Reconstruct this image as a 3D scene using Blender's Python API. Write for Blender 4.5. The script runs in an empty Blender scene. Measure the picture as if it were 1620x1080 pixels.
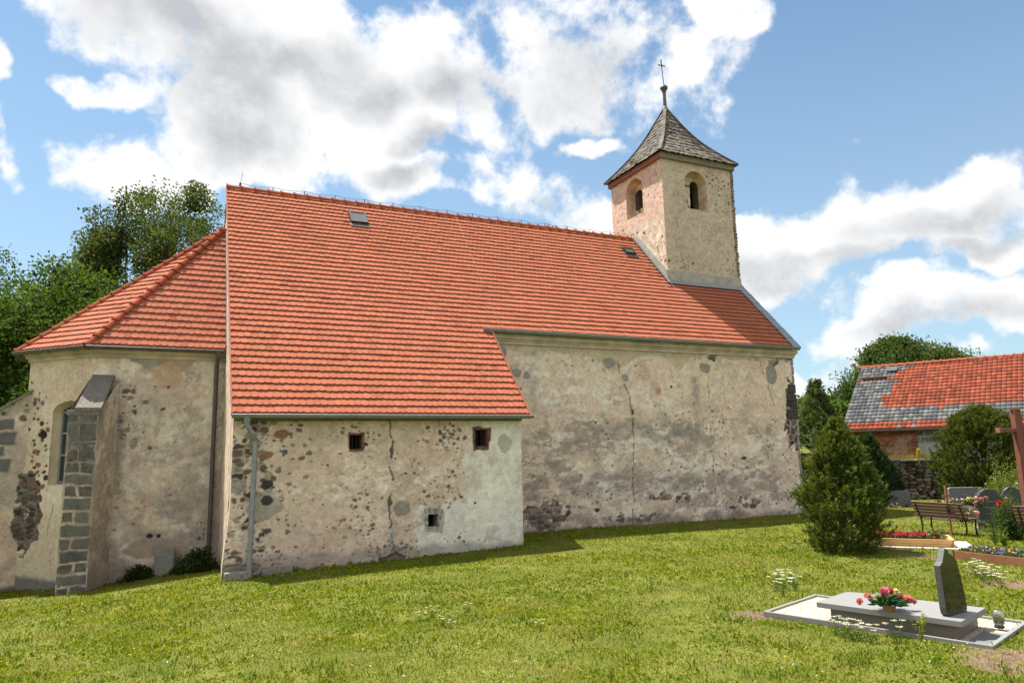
import bpy, math, random
import numpy as np
from mathutils import Vector, Matrix
R = math.radians
rnd = random.Random(7)
col = bpy.context.scene.collection
scene = bpy.context.scene

# ---------------------------------------------------------------- camera
F, YAW, PIT, ROL, H = 1113.0, .4409, .1564, -.0218, 2.2
cam = bpy.data.cameras.new('camera'); camo = bpy.data.objects.new('camera', cam); col.objects.link(camo)
cam.sensor_width = 36; cam.lens = F / 1620 * 36; cam.clip_end = 2000; cam.clip_start = .1
fw = Vector((math.sin(YAW) * math.cos(PIT), math.cos(YAW) * math.cos(PIT), math.sin(PIT)))
rt = Vector((math.cos(YAW), -math.sin(YAW), 0)); up = rt.cross(fw)
cr, sr = math.cos(ROL), math.sin(ROL)
rx = cr * rt + sr * up; ux = cr * up - sr * rt
m = Matrix((rx, ux, -fw)).transposed().to_4x4(); m.translation = (0, 0, H)
camo.matrix_world = m
scene.camera = camo

# ---------------------------------------------------------------- sun, exposure
SUN_EL = 66.5; SUN_AZ = math.atan2(-.495, .869)      # compass direction the sun stands in (from +Y towards +X)
sund = bpy.data.lights.new('sun', 'SUN'); sund.energy = 5.0; sund.angle = R(.5); sund.color = (1, .95, .86)
suno = bpy.data.objects.new('sun', sund); col.objects.link(suno)
sv = Vector((math.sin(SUN_AZ) * math.cos(R(SUN_EL)), math.cos(SUN_AZ) * math.cos(R(SUN_EL)), math.sin(R(SUN_EL))))
suno.rotation_euler = sv.to_track_quat('Z', 'Y').to_euler(); suno.location = (0, 0, 60)
scene.view_settings.view_transform = 'Standard'; scene.view_settings.look = 'None'
scene.view_settings.gamma = 1; scene.view_settings.exposure = 1.40
scene.cycles.max_bounces = 6; scene.cycles.transparent_max_bounces = 8
scene.cycles.use_adaptive_sampling = True

# ---------------------------------------------------------------- pixel helpers (authoring: photo point -> point on a real surface)
def ray(px, py):
    a = px - 810; b = py - 540
    X = cr * a + sr * b; Y = -sr * a + cr * b
    r = X / F; u = -Y / F
    f = math.cos(PIT) - u * math.sin(PIT); z = math.sin(PIT) + u * math.cos(PIT)
    return (f * math.sin(YAW) + r * math.cos(YAW), f * math.cos(YAW) - r * math.sin(YAW), z)
def onY(px, py, Y):
    d = ray(px, py); t = Y / d[1]; return Vector((d[0] * t, Y, H + d[2] * t))
def onZ(px, py, Z):
    d = ray(px, py); t = (Z - H) / d[2]; return Vector((d[0] * t, d[1] * t, Z))
def onplane(px, py, O, N):
    d = Vector(ray(px, py)); o = Vector((0, 0, H)); O = Vector(O); N = Vector(N)
    t = N.dot(O - o) / N.dot(d); return o + t * d

# ---------------------------------------------------------------- node helpers
def newmat(name):
    mt = bpy.data.materials.new(name); mt.use_nodes = True; nt = mt.node_tree; nt.nodes.clear()
    out = nt.nodes.new('ShaderNodeOutputMaterial'); return mt, nt, out
class NB:
    def __init__(s, nt): s.nt = nt
    def n(s, t, **kw):
        nd = s.nt.nodes.new(t)
        for k, v in kw.items(): setattr(nd, k, v)
        return nd
    def link(s, a, b): s.nt.links.new(a, b)
    def setin(s, sock, v):
        if hasattr(v, 'default_value') or hasattr(v, 'links'): s.link(v, sock)
        else: sock.default_value = v
    def math(s, op, a, b=0., c=None, clamp=False):
        nd = s.n('ShaderNodeMath', operation=op, use_clamp=clamp)
        s.setin(nd.inputs[0], a); s.setin(nd.inputs[1], b)
        if c is not None: s.setin(nd.inputs[2], c)
        return nd.outputs[0]
    def mix(s, f, a, b, mode='MIX'):
        nd = s.n('ShaderNodeMix', data_type='RGBA', blend_type=mode, clamp_factor=True)
        s.setin(nd.inputs[0], f); s.setin(nd.inputs[6], a); s.setin(nd.inputs[7], b); return nd.outputs[2]
    def noise(s, vec, scale, detail=4., rough=.55, dist=0.):
        nd = s.n('ShaderNodeTexNoise'); nd.inputs['Scale'].default_value = scale; nd.inputs['Detail'].default_value = detail
        nd.inputs['Roughness'].default_value = rough; nd.inputs['Distortion'].default_value = dist
        if vec is not None: s.link(vec, nd.inputs['Vector'])
        return nd.outputs['Fac']
    def ramp(s, f, lo, hi, a=0., b=1.):
        nd = s.n('ShaderNodeMapRange', interpolation_type='SMOOTHSTEP'); s.setin(nd.inputs[0], f)
        nd.inputs[1].default_value = lo; nd.inputs[2].default_value = hi; nd.inputs[3].default_value = a; nd.inputs[4].default_value = b
        return nd.outputs[0]
def c4(c): return (c[0], c[1], c[2], 1)

# ---------------------------------------------------------------- sky
world = bpy.data.worlds.new('World'); scene.world = world; world.use_nodes = True
nt = world.node_tree; nt.nodes.clear(); B = NB(nt)
sky = B.n('ShaderNodeTexSky', sky_type='NISHITA'); sky.sun_disc = False
sky.sun_elevation = R(SUN_EL); sky.sun_rotation = SUN_AZ; sky.altitude = 200; sky.air_density = 1.1; sky.dust_density = .8; sky.ozone_density = 1.6
tc = B.n('ShaderNodeTexCoord')
sep = B.n('ShaderNodeSeparateXYZ'); B.link(tc.outputs['Generated'], sep.inputs[0])
az = B.math('ARCTAN2', sep.outputs[0], sep.outputs[1]); el = B.math('ARCSINE', sep.outputs[2])
cmb = B.n('ShaderNodeCombineXYZ'); B.link(az, cmb.inputs[0]); B.link(el, cmb.inputs[1])
D3 = tc.outputs['Generated']
wn_ = B.n('ShaderNodeTexNoise'); wn_.inputs['Scale'].default_value = 6; wn_.inputs['Detail'].default_value = 5; B.link(D3, wn_.inputs['Vector'])
ws = B.n('ShaderNodeVectorMath', operation='MULTIPLY_ADD'); B.link(wn_.outputs['Color'], ws.inputs[0]); ws.inputs[1].default_value = (.22, .22, 0); ws.inputs[2].default_value = (-.11, -.11, 0)
wa = B.n('ShaderNodeVectorMath', operation='ADD'); B.link(cmb.outputs[0], wa.inputs[0]); B.link(ws.outputs[0], wa.inputs[1]); AE = wa.outputs[0]
n1 = B.n('ShaderNodeTexNoise'); n1.inputs['Scale'].default_value = 5; n1.inputs['Detail'].default_value = 9; n1.inputs['Roughness'].default_value = .62
B.link(D3, n1.inputs['Vector'])
n2 = B.noise(D3, 16, 7, .6)
nbig = B.noise(D3, 2.2, 3, .5)
def azel(px, py):
    d = ray(px, py); return math.atan2(d[0], d[1]), math.atan2(d[2], math.hypot(d[0], d[1]))
def blobs(lst):
    cur = None
    for (px, py, rxp, ryp) in lst:
        a, e = azel(px, py); a2, _ = azel(px + rxp, py); _, e2 = azel(px, py - ryp)
        ra = abs(a2 - a) + 1e-3; re = abs(e2 - e) + 1e-3
        sb = B.n('ShaderNodeVectorMath', operation='SUBTRACT'); B.link(AE, sb.inputs[0]); sb.inputs[1].default_value = (a, e, 0)
        ml = B.n('ShaderNodeVectorMath', operation='MULTIPLY'); B.link(sb.outputs[0], ml.inputs[0]); ml.inputs[1].default_value = (1 / ra, 1 / re, 0)
        ln = B.n('ShaderNodeVectorMath', operation='LENGTH'); B.link(ml.outputs[0], ln.inputs[0])
        v = B.math('SUBTRACT', 1., ln.outputs['Value'])
        cur = v if cur is None else B.math('SMOOTH_MAX', cur, v, .25)
    return cur
white = [(250, 30, 210, 110), (400, 90, 170, 120), (500, 50, 90, 80), (170, 130, 60, 30), (330, 200, 90, 80), (400, 240, 100, 60), (200, 255, 100, 45), (300, 280, 90, 45),
         (5, 90, 40, 75), (35, 225, 35, 45), (-60, 40, 60, 150), (470, 150, 100, 50),
         (830, 60, 230, 110), (680, 170, 120, 80), (960, 90, 170, 85), (1060, 120, 80, 70), (620, 240, 100, 60), (680, 295, 130, 45), (770, 285, 80, 50), (880, 320, 100, 55), (950, 345, 60, 30), (940, 215, 60, 20), (1130, 20, 80, 45), (530, 215, 60, 50),
         (1500, 300, 150, 60), (1560, 330, 130, 90), (1380, 350, 110, 60), (1280, 410, 110, 60), (1200, 362, 45, 20), (1215, 455, 70, 40), (1330, 400, 110, 45), (1600, 405, 75, 30), (1480, 490, 150, 42), (1600, 500, 90, 45), (1340, 540, 90, 40), (1240, 590, 90, 30), (1440, 600, 200, 35)]
grey = [(300, 60, 130, 50), (330, 150, 90, 60), (420, 100, 130, 40), (370, 200, 60, 50), (720, 120, 50, 40), (950, 110, 100, 60), (690, 230, 45, 30), (650, 300, 70, 20), (1500, 350, 130, 35), (1560, 400, 90, 20), (1320, 435, 110, 24), (1480, 515, 140, 22), (1280, 455, 80, 20), (1360, 575, 100, 18), (780, 130, 60, 35), (560, 120, 60, 40), (240, 10, 80, 60), (850, 320, 50, 20)]
wb = blobs(white); gb = blobs(grey)
# unseen, brighter clouds added behind and above the viewer to light the walls
outm = B.ramp(B.math('ABSOLUTE', B.math('SUBTRACT', az, YAW)), .85, 1.25)
oute = B.ramp(el, .72, .95)
outm = B.math('MAXIMUM', outm, oute)
other = B.math('ADD', B.math('MULTIPLY', B.math('SUBTRACT', nbig, .5), 3.5), .35)
fld = B.math('ADD', B.math('MULTIPLY', B.math('MINIMUM', wb, .40), B.math('SUBTRACT', 1., outm)), B.math('MULTIPLY', other, outm))
edge = B.math('ADD', B.math('MULTIPLY', B.math('SUBTRACT', n1.outputs['Fac'], .5), 3.7), B.math('MULTIPLY', B.math('SUBTRACT', n2, .5), 1.3))
dens = B.math('ADD', fld, edge)
alpha = B.ramp(dens, -.16, .42)
# relief of the cloud tops: the same noise sampled a little towards the sun
of = B.n('ShaderNodeVectorMath', operation='ADD'); B.link(D3, of.inputs[0]); of.inputs[1].default_value = tuple(sv * .035)
n1s = B.noise(of.outputs[0], 5, 9, .62)
rel = B.math('MULTIPLY', B.math('SUBTRACT', n1s, n1.outputs['Fac']), 2.6)
gsh = B.ramp(B.math('ADD', gb, B.math('MULTIPLY', B.math('SUBTRACT', n1.outputs['Fac'], .5), 3.2)), -.75, 1.0)
thick = B.ramp(B.math('ADD', dens, B.math('MULTIPLY', n2, .5)), .25, 1.7)
gs = B.math('ADD', B.math('MULTIPLY', gsh, .72), B.math('MULTIPLY', thick, .20))
gs = B.math('ADD', gs, B.math('MULTIPLY', rel, B.math('ADD', .25, B.math('MULTIPLY', gs, 1.1))), clamp=True)
ccol = B.mix(outm, B.mix(gs, (5.3, 5.3, 5.3, 1), (2.75, 2.85, 3.0, 1)), (6.6, 6.5, 6.4, 1))
haze = B.mix(B.ramp(el, .0, .55), (5.4, 5.6, 5.7, 1), (0, 0, 0, 1))
hz = B.ramp(el, .0, .8, .42, .02)
skc = B.mix(hz, B.mix(1., sky.outputs[0], (.50, .67, .71, 1), 'MULTIPLY'), (3.6, 4.3, 4.9, 1))
fin = B.mix(alpha, skc, ccol)
bg = B.n('ShaderNodeBackground'); bg.inputs['Strength'].default_value = .08
B.link(fin, bg.inputs[0]); wo = B.n('ShaderNodeOutputWorld'); B.link(bg.outputs[0], wo.inputs[0])
world.cycles.sampling_method = 'MANUAL'; world.cycles.sample_map_resolution = 1024

# ---------------------------------------------------------------- numpy noise
def _h(ix, iy, seed):
    n = (ix.astype(np.int64) * 374761393 + iy.astype(np.int64) * 668265263 + seed * 2147483647 * 3 + seed * 1013904223) & 0xffffffff
    n = ((n ^ (n >> 13)) * 1274126177) & 0xffffffff
    n = ((n ^ (n >> 16)) * 2246822519) & 0xffffffff
    return ((n ^ (n >> 15)) & 0xffffff) / float(0xffffff)
def vnoise(x, y, seed=0):
    ix = np.floor(x); iy = np.floor(y); fx = x - ix; fy = y - iy
    fx = fx * fx * (3 - 2 * fx); fy = fy * fy * (3 - 2 * fy)
    a = _h(ix, iy, seed); b = _h(ix + 1, iy, seed); c = _h(ix, iy + 1, seed); d = _h(ix + 1, iy + 1, seed)
    return (a * (1 - fx) + b * fx) * (1 - fy) + (c * (1 - fx) + d * fx) * fy
def fbm(x, y, s=1., o=4, seed=0, rough=.55):
    v = 0; a = 1; t = 0
    for i in range(o):
        v = v + a * vnoise(x * s + 17.3 * i, y * s - 9.1 * i, seed + i * 13); t += a; a *= rough; s *= 2.03
    return v / t
def worley(x, y, cell, seed=0, asp=1.):
    X = x / (cell * asp); Y = y / cell; ix = np.floor(X); iy = np.floor(Y)
    f1 = np.full(X.shape, 9.); f2 = np.full(X.shape, 9.); idv = np.zeros(X.shape)
    for dx in (-1, 0, 1):
        for dy in (-1, 0, 1):
            cx = ix + dx; cy = iy + dy
            px = cx + .15 + .7 * _h(cx, cy, seed + 1); py = cy + .15 + .7 * _h(cx, cy, seed + 2)
            d = np.sqrt((X - px) ** 2 + (Y - py) ** 2); r = _h(cx, cy, seed + 3)
            m1 = d < f1; f2 = np.where(m1, f1, np.minimum(f2, d)); idv = np.where(m1, r, idv); f1 = np.where(m1, d, f1)
    return f1, f2, idv
def ss(x, a, b):
    t = np.clip((x - a) / (b - a), 0, 1); return t * t * (3 - 2 * t)
def mixc(c, col3, m_):
    return c * (1 - m_[..., None]) + np.array(col3) * m_[..., None]

# ---------------------------------------------------------------- mesh helpers
def link(o, parent=None):
    col.objects.link(o)
    if parent is not None: o.parent = parent
    return o
def meshobj(name, V, Fq, mt, parent=None, colors=None, smooth=False, tri=False, mats=None, midx=None):
    """V (n,3), Fq (m,k) equal sized faces via numpy"""
    V = np.asarray(V, dtype=np.float32); Fq = np.asarray(Fq, dtype=np.int32); k = Fq.shape[1]
    me = bpy.data.meshes.new(name)
    me.vertices.add(len(V)); me.vertices.foreach_set('co', V.ravel())
    me.loops.add(Fq.size); me.loops.foreach_set('vertex_index', Fq.ravel())
    me.polygons.add(len(Fq)); me.polygons.foreach_set('loop_start', np.arange(0, Fq.size, k, dtype=np.int32))
    if smooth: me.polygons.foreach_set('use_smooth', np.ones(len(Fq), dtype=bool))
    me.update(calc_edges=True)
    if colors is not None:
        at = me.color_attributes.new('Col', 'FLOAT_COLOR', 'POINT')
        cc = np.ones((len(V), 4), dtype=np.float32); cc[:, :3] = colors; at.data.foreach_set('color', cc.ravel())
    if mats:
        for q in mats: me.materials.append(q)
        me.polygons.foreach_set('material_index', midx)
    else: me.materials.append(mt)
    return link(bpy.data.objects.new(name, me), parent)
class MB:
    """collects shapes, builds ONE mesh object"""
    def __init__(s): s.v = []; s.f = []; s.c = []; s.cc = (1, 1, 1)
    def add(s, vs, fs):
        b = len(s.v); s.v += [tuple(p) for p in vs]; s.c += [s.cc] * len(vs); s.f += [tuple(i + b for i in f) for f in fs]; return s
    def hexa(s, p): # 8 points bottom 4 (ccw) top 4
        return s.add(p, [(3, 2, 1, 0), (4, 5, 6, 7), (0, 1, 5, 4), (1, 2, 6, 5), (2, 3, 7, 6), (3, 0, 4, 7)])
    def box(s, c, d, rz=0., tilt=None):
        M = Matrix.Rotation(rz, 3, 'Z')
        if tilt: M = M @ Matrix.Rotation(tilt[1], 3, tilt[0])
        c = Vector(c); p = []
        for z in (-.5, .5):
            for x, y in ((-.5, -.5), (.5, -.5), (.5, .5), (-.5, .5)):
                p.append(c + M @ Vector((x * d[0], y * d[1], z * d[2])))
        return s.hexa(p)
    def bar(s, a, b, w, h, upv=(0, 0, 1)):
        a = Vector(a); b = Vector(b); d = (b - a).normalized(); u = Vector(upv); sd = d.cross(u)
        if sd.length < 1e-4: sd = d.cross(Vector((1, 0, 0)))
        sd.normalize(); u = sd.cross(d).normalized()
        p = []
        for q in (a, b):
            for i, j in ((-1, -1), (1, -1), (1, 1), (-1, 1)): p.append(q + sd * i * w / 2 + u * j * h / 2)
        return s.add(p, [(0, 1, 2, 3), (7, 6, 5, 4), (0, 4, 5, 1), (1, 5, 6, 2), (2, 6, 7, 3), (3, 7, 4, 0)])
    def tube(s, pts, rad, n=8, cap=True):
        pts = [Vector(p) for p in pts]
        if not hasattr(rad, '__len__'): rad = [rad] * len(pts)
        b = len(s.v); vs = []; fs = []; prev = None
        for i, p in enumerate(pts):
            d = (pts[min(i + 1, len(pts) - 1)] - pts[max(i - 1, 0)]).normalized()
            ref = prev if prev is not None else (Vector((0, 0, 1)) if abs(d.z) < .9 else Vector((1, 0, 0)))
            x = (ref - d * ref.dot(d)).normalized(); prev = x; y = d.cross(x)
            for k in range(n):
                t = 2 * math.pi * k / n; vs.append(p + (x * math.cos(t) + y * math.sin(t)) * rad[i])
        for i in range(len(pts) - 1):
            for k in range(n):
                fs.append((i * n + k, i * n + (k + 1) % n, (i + 1) * n + (k + 1) % n, (i + 1) * n + k))
        if cap: fs.append(tuple(range(n - 1, -1, -1))); fs.append(tuple((len(pts) - 1) * n + k for k in range(n)))
        return s.add(vs, fs)
    def lathe(s, c, prof, n=16):
        c = Vector(c); vs = []; fs = []
        for r_, z in prof:
            for k in range(n):
                t = 2 * math.pi * k / n; vs.append(c + Vector((r_ * math.cos(t), r_ * math.sin(t), z)))
        for i in range(len(prof) - 1):
            for k in range(n): fs.append((i * n + k, i * n + (k + 1) % n, (i + 1) * n + (k + 1) % n, (i + 1) * n + k))
        fs.append(tuple(range(n - 1, -1, -1))); fs.append(tuple((len(prof) - 1) * n + k for k in range(n)))
        return s.add(vs, fs)
    def prism(s, poly, ext):
        n = len(poly); e = Vector(ext); a = [Vector(p) for p in poly]
        return s.add(a + [p + e for p in a], [tuple(range(n - 1, -1, -1)), tuple(range(n, 2 * n))] + [(i, (i + 1) % n, n + (i + 1) % n, n + i) for i in range(n)])
    def build(s, name, mt, parent=None, smooth=False, bevel=0., colattr=False):
        me = bpy.data.meshes.new(name); me.from_pydata([tuple(v) for v in s.v], [], s.f); me.materials.append(mt)
        if smooth: me.polygons.foreach_set('use_smooth', [True] * len(me.polygons))
        if colattr:
            at = me.color_attributes.new('Col', 'FLOAT_COLOR', 'POINT')
            cc = np.ones((len(s.v), 4), dtype=np.float32); cc[:, :3] = np.array(s.c); at.data.foreach_set('color', cc.ravel())
        o = link(bpy.data.objects.new(name, me), parent)
        if bevel:
            md = o.modifiers.new('b', 'BEVEL'); md.width = bevel; md.segments = 2; md.limit_method = 'ANGLE'
        return o
def empty(name, loc=(0, 0, 0)):
    o = bpy.data.objects.new(name, None); o.location = loc; o.empty_display_size = .3; return link(o)
def tag(o, label=None, cat=None, group=None, kind=None):
    if label: o['label'] = label
    if cat: o['category'] = cat
    if group: o['group'] = group
    if kind: o['kind'] = kind
    return o
def settle(root):
    """children were built in world space: keep them there under their parent"""
    inv = root.matrix_basis.inverted()
    for ch in root.children: ch.matrix_parent_inverse = inv; settle(ch)
# ---------------------------------------------------------------- materials
def simple(name, c, rough=.8, metal=0., nscale=20., namp=.15, bump=.2, bscale=60., spec=.3, c2=None, coord='Object', detail=5):
    mt, nt, out = newmat(name); B = NB(nt); bs = B.n('ShaderNodeBsdfPrincipled'); B.link(bs.outputs[0], out.inputs[0])
    tcn = B.n('ShaderNodeTexCoord'); v = tcn.outputs[coord]
    f = B.noise(v, nscale, detail); c2 = c2 or tuple(x * .6 for x in c)
    B.link(B.mix(B.ramp(f, .5 - .3, .5 + .3), c4(tuple(x * (1 - namp) for x in c2)) if c2 is None else c4(tuple(a * (1 - namp * 2) + b * namp * 2 for a, b in zip(c, c2))), c4(tuple(min(1, x * (1 + namp)) for x in c))), bs.inputs['Base Color'])
    bs.inputs['Roughness'].default_value = rough; bs.inputs['Metallic'].default_value = metal; bs.inputs['Specular IOR Level'].default_value = spec
    if bump:
        bp = B.n('ShaderNodeBump'); bp.inputs['Strength'].default_value = bump; bp.inputs['Distance'].default_value = .01
        B.link(B.noise(v, bscale, 5), bp.inputs['Height']); B.link(bp.outputs[0], bs.inputs['Normal'])
    return mt
def attrmat(name, rough=.9, nscale=30., namp=.2, bump=.5, bscale=50., spec=.2, bdist=.02, transl=0., nscale2=None):
    mt, nt, out = newmat(name); B = NB(nt); bs = B.n('ShaderNodeBsdfPrincipled')
    at = B.n('ShaderNodeAttribute', attribute_name='Col'); tcn = B.n('ShaderNodeTexCoord'); v = tcn.outputs['Object']
    f = B.ramp(B.noise(v, nscale, 6, .65), .25, .75, 1 - namp, 1 + namp)
    if nscale2: f = B.math('MULTIPLY', f, B.ramp(B.noise(v, nscale2, 4, .6), .25, .75, 1 - namp * .8, 1 + namp * .8))
    cmul = B.n('ShaderNodeVectorMath', operation='SCALE'); B.link(at.outputs['Color'], cmul.inputs[0]); B.link(f, cmul.inputs['Scale'])
    B.link(cmul.outputs[0], bs.inputs['Base Color'])
    bs.inputs['Roughness'].default_value = rough; bs.inputs['Specular IOR Level'].default_value = spec
    if bump:
        bp = B.n('ShaderNodeBump'); bp.inputs['Strength'].default_value = bump; bp.inputs['Distance'].default_value = bdist
        B.link(B.noise(v, bscale, 7, .65), bp.inputs['Height']); B.link(bp.outputs[0], bs.inputs['Normal'])
    if transl:
        tr = B.n('ShaderNodeBsdfTranslucent'); mx = B.n('ShaderNodeMixShader'); mx.inputs[0].default_value = transl
        B.link(B.mix(1., cmul.outputs[0], (1.5, 1.35, .5, 1), 'MULTIPLY'), tr.inputs[0])
        B.link(bs.outputs[0], mx.inputs[1]); B.link(tr.outputs[0], mx.inputs[2]); B.link(mx.outputs[0], out.inputs[0])
    else: B.link(bs.outputs[0], out.inputs[0])
    return mt
M_wall = attrmat('old_plaster', .95, 26, .17, .75, 34, .15, .03, nscale2=7)
M_tile = attrmat('clay_tile', .95, 1.1, .07, .25, 80, .04, .004, nscale2=14)
M_shingle = attrmat('wood_shingle', .9, 25, .25, .5, 60, .15, .01)
M_leaf = attrmat('leaf', .75, 3, .2, 0, transl=.38, spec=.08)
M_needle = attrmat('needle', .7, 3, .25, 0, transl=.22, spec=.15)
M_grass = attrmat('grass_blade', .8, 1.4, .2, 0, transl=.35, spec=.08)
M_petal = attrmat('petal', .7, 9, .1, 0, transl=.3, spec=.2)
M_stoneattr = attrmat('rough_stone', .9, 14, .3, .9, 30, .2, .03)
M_zinc = simple('zinc', (.20, .215, .22), .5, .35, 6, .15, .1, 30, .5)
M_zincd = simple('dark_gutter', (.09, .075, .07), .5, .2, 6, .2, .1, 30, .4)
M_lead = simple('sheet_metal_flashing', (.22, .245, .26), .42, .45, 4, .15, .1, 20, .5)
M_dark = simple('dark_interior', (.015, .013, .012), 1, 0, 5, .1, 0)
M_glass = simple('window_glass', (.035, .042, .045), .3, 0, 3, .1, 0, spec=.8)
M_brick_trim = simple('weathered_brick_surround', (.16, .085, .06), .95, 0, 9, .4, 1., 25, .2)
M_mortar = simple('cement_render', (.30, .285, .25), .95, 0, 3.5, .25, .8, 40, .1)
M_cornice = simple('plaster_moulding', (.47, .39, .30), .95, 0, 2.2, .3, .5, 40, .1, c2=(.22, .20, .17))
M_wood = simple('grey_timber', (.17, .14, .11), .85, 0, 8, .25, .5, 40, .2)
M_woodred = simple('red_brown_timber', (.20, .085, .06), .85, 0, 8, .25, .5, 40, .2)
M_bark = simple('bark', (.10, .08, .06), .95, 0, 8, .35, 1., 18, .1)
M_iron = simple('dark_iron', (.03, .03, .03), .6, .5, 8, .1, 0)
M_granite = simple('grey_granite', (.165, .165, .16), .45, 0, 160, .35, .05, 100, .4, c2=(.14, .14, .14), detail=2)
M_granite_br = simple('brownish_granite', (.12, .10, .088), .5, 0, 120, .3, .05, 100, .4, detail=2)
M_black = simple('polished_black_granite', (.014, .014, .013), .05, 0, 150, .3, 0, spec=.45)
M_blackrough = simple('cut_black_granite', (.055, .055, .057), .6, 0, 60, .3, .6, 40, .4)
M_gravel = simple('white_marble_chips', (.44, .39, .32), .9, 0, 60, .25, 1., 70, .2)
M_darkgravel = simple('dark_grey_chips', (.12, .13, .13), .9, 0, 60, .35, 1., 70, .2)
M_kerb = simple('pale_granite_kerb', (.17, .17, .165), .6, 0, 120, .25, .05, 100, .3)
M_pine = simple('pale_varnished_pine', (.50, .31, .13), .6, 0, 5, .2, .15, 40, .3, c2=(.40, .24, .10))
M_pinedark = simple('reddish_stained_boards', (.20, .085, .045), .6, 0, 5, .2, .15, 40, .3)
M_benchwood = simple('brown_bench_slats', (.13, .07, .045), .5, 0, 10, .25, .15, 40, .4)
M_crosswood = simple('red_brown_cross_beam', (.14, .05, .035), .7, 0, 8, .2, .3, 40, .3)
M_terra = simple('terracotta', (.26, .14, .07), .8, 0, 20, .15, .2)
M_hstone = simple('weathered_headstone', (.12, .125, .12), .75, 0, 14, .3, .3, 50, .3)
M_hdark = simple('dark_polished_headstone', (.035, .038, .038), .25, 0, 60, .3, 0, spec=.45)
M_soil = simple('dark_soil', (.07, .045, .03), 1, 0, 12, .3, 1., 40, .05)

# ---------------------------------------------------------------- terrain
XL, XAr, XR, YA, YN, YR = 1.03, 7.86, 20.04, 16.24, 18.66, 23.04
HA, HN, HR = 3.117, 5.721, 10.704
EA, EN = YA - .25, YN - .25
cp = np.array([(0, 0, .3), (3, 4, .15), (-3, 5, .1), (8, 6, 0), (7.8, 3.5, .05), (11, 5, .03), (.9, 14.2, -.25), (.9, 16.2, -.27), (4.2, 16.2, -.17), (7.9, 16.2, -.08), (9.3, 18.6, -.08), (14, 18.6, -.12), (19.8, 18.6, -.13),
    (9, 15.5, -.04), (14, 15.5, -.08), (.8, 20.3, -.51), (-1.5, 19.6, -.72), (-5, 19, -.85), (-3, 13.5, -.38), (-1.2, 15.5, -.42), (12, 10, -.02), (16, 11, -.05), (20, 15, -.1), (24, 18, -.1), (30, 6, -.1), (15, 3, .05), (-12, 5, -.1),
    (8, 30, -.6), (-10, 30, -1.2), (-25, 15, -.9), (40, 40, .2), (40, -10, 0), (0, -25, .3), (60, 20, 0), (-40, 60, -1)], float)
def _tp(r2): return np.where(r2 > 1e-9, r2 * np.log(np.maximum(r2, 1e-9)), 0)
_n = len(cp); _K = _tp(((cp[:, None, :2] - cp[None, :, :2]) ** 2).sum(-1)) + np.eye(_n) * 2.0
_P = np.c_[np.ones(_n), cp[:, :2]]
_A = np.r_[np.c_[_K, _P], np.c_[_P.T, np.zeros((3, 3))]]; _w = np.linalg.solve(_A, np.r_[cp[:, 2], np.zeros(3)])
WA = np.array((24.0, 23.75)); WD = np.array((.725, -.689)); WN = np.array((.689, .725))   # dry stone retaining wall line
def gz(x, y):
    x = np.asarray(x, float); y = np.asarray(y, float); xc = np.clip(x, -40, 60); yc = np.clip(y, -25, 60)
    z = _w[_n] + _w[_n + 1] * xc + _w[_n + 2] * yc
    for i in range(_n): z = z + _w[i] * _tp((xc - cp[i, 0]) ** 2 + (yc - cp[i, 1]) ** 2)
    z = np.clip(z, -1.6, 1.)
    z = z + .05 * (fbm(x, y, .9, 3, 5) - .5)
    s = (x - WA[0]) * WN[0] + (y - WA[1]) * WN[1]; along = (x - WA[0]) * WD[0] + (y - WA[1]) * WD[1]
    up_ = ss(s, .12, .32) * ss(along, -6, 0)
    return z * (1 - up_) + up_ * (1.45 + .02 * s)
def G(x, y): return float(gz(np.array([x]), np.array([y]))[0])
def gp(px, py):
    z = 0.
    for _ in range(8):
        p = onZ(px, py, z); z = G(p.x, p.y)
    return Vector((p.x, p.y, z))
def axis(lo, hi, fine_lo, fine_hi, st):
    a = list(np.arange(fine_lo, fine_hi, st)); s = st; x = fine_lo
    while x > lo: s *= 1.25; x -= s; a.insert(0, x)
    s = st; x = a[-1]
    while x < hi: s *= 1.25; x += s; a.append(x)
    return np.array(a)
ax = axis(-600, 600, -8, 32, .16); ay = axis(-400, 800, 2, 26, .16)
GX, GY = np.meshgrid(ax, ay); Z = gz(GX, GY)
V = np.stack([GX, GY, Z], -1).reshape(-1, 3); nx = len(ax); ny = len(ay)
idx = np.arange(nx * ny).reshape(ny, nx)
FQ = np.stack([idx[:-1, :-1], idx[:-1, 1:], idx[1:, 1:], idx[1:, :-1]], -1).reshape(-1, 4)
mt, nt, out = newmat('ground_soil_and_grass'); B = NB(nt); bs = B.n('ShaderNodeBsdfPrincipled'); B.link(bs.outputs[0], out.inputs[0])
v = B.n('ShaderNodeTexCoord').outputs['Object']
c = B.mix(B.ramp(B.noise(v, .9, 6), .35, .65), (.100, .120, .016, 1), (.165, .170, .030, 1))
c = B.mix(B.ramp(B.noise(v, 2.3, 6, .65), .60, .74), c, (.15, .105, .06, 1))
c = B.mix(B.ramp(B.noise(v, 40, 4), .3, .7), c, (.05, .06, .012, 1))
B.link(c, bs.inputs['Base Color']); bs.inputs['Roughness'].default_value = 1; bs.inputs['Specular IOR Level'].default_value = .1
bp = B.n('ShaderNodeBump'); bp.inputs['Distance'].default_value = .04; B.link(B.noise(v, 25, 6), bp.inputs['Height']); B.link(bp.outputs[0], bs.inputs['Normal'])
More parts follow.
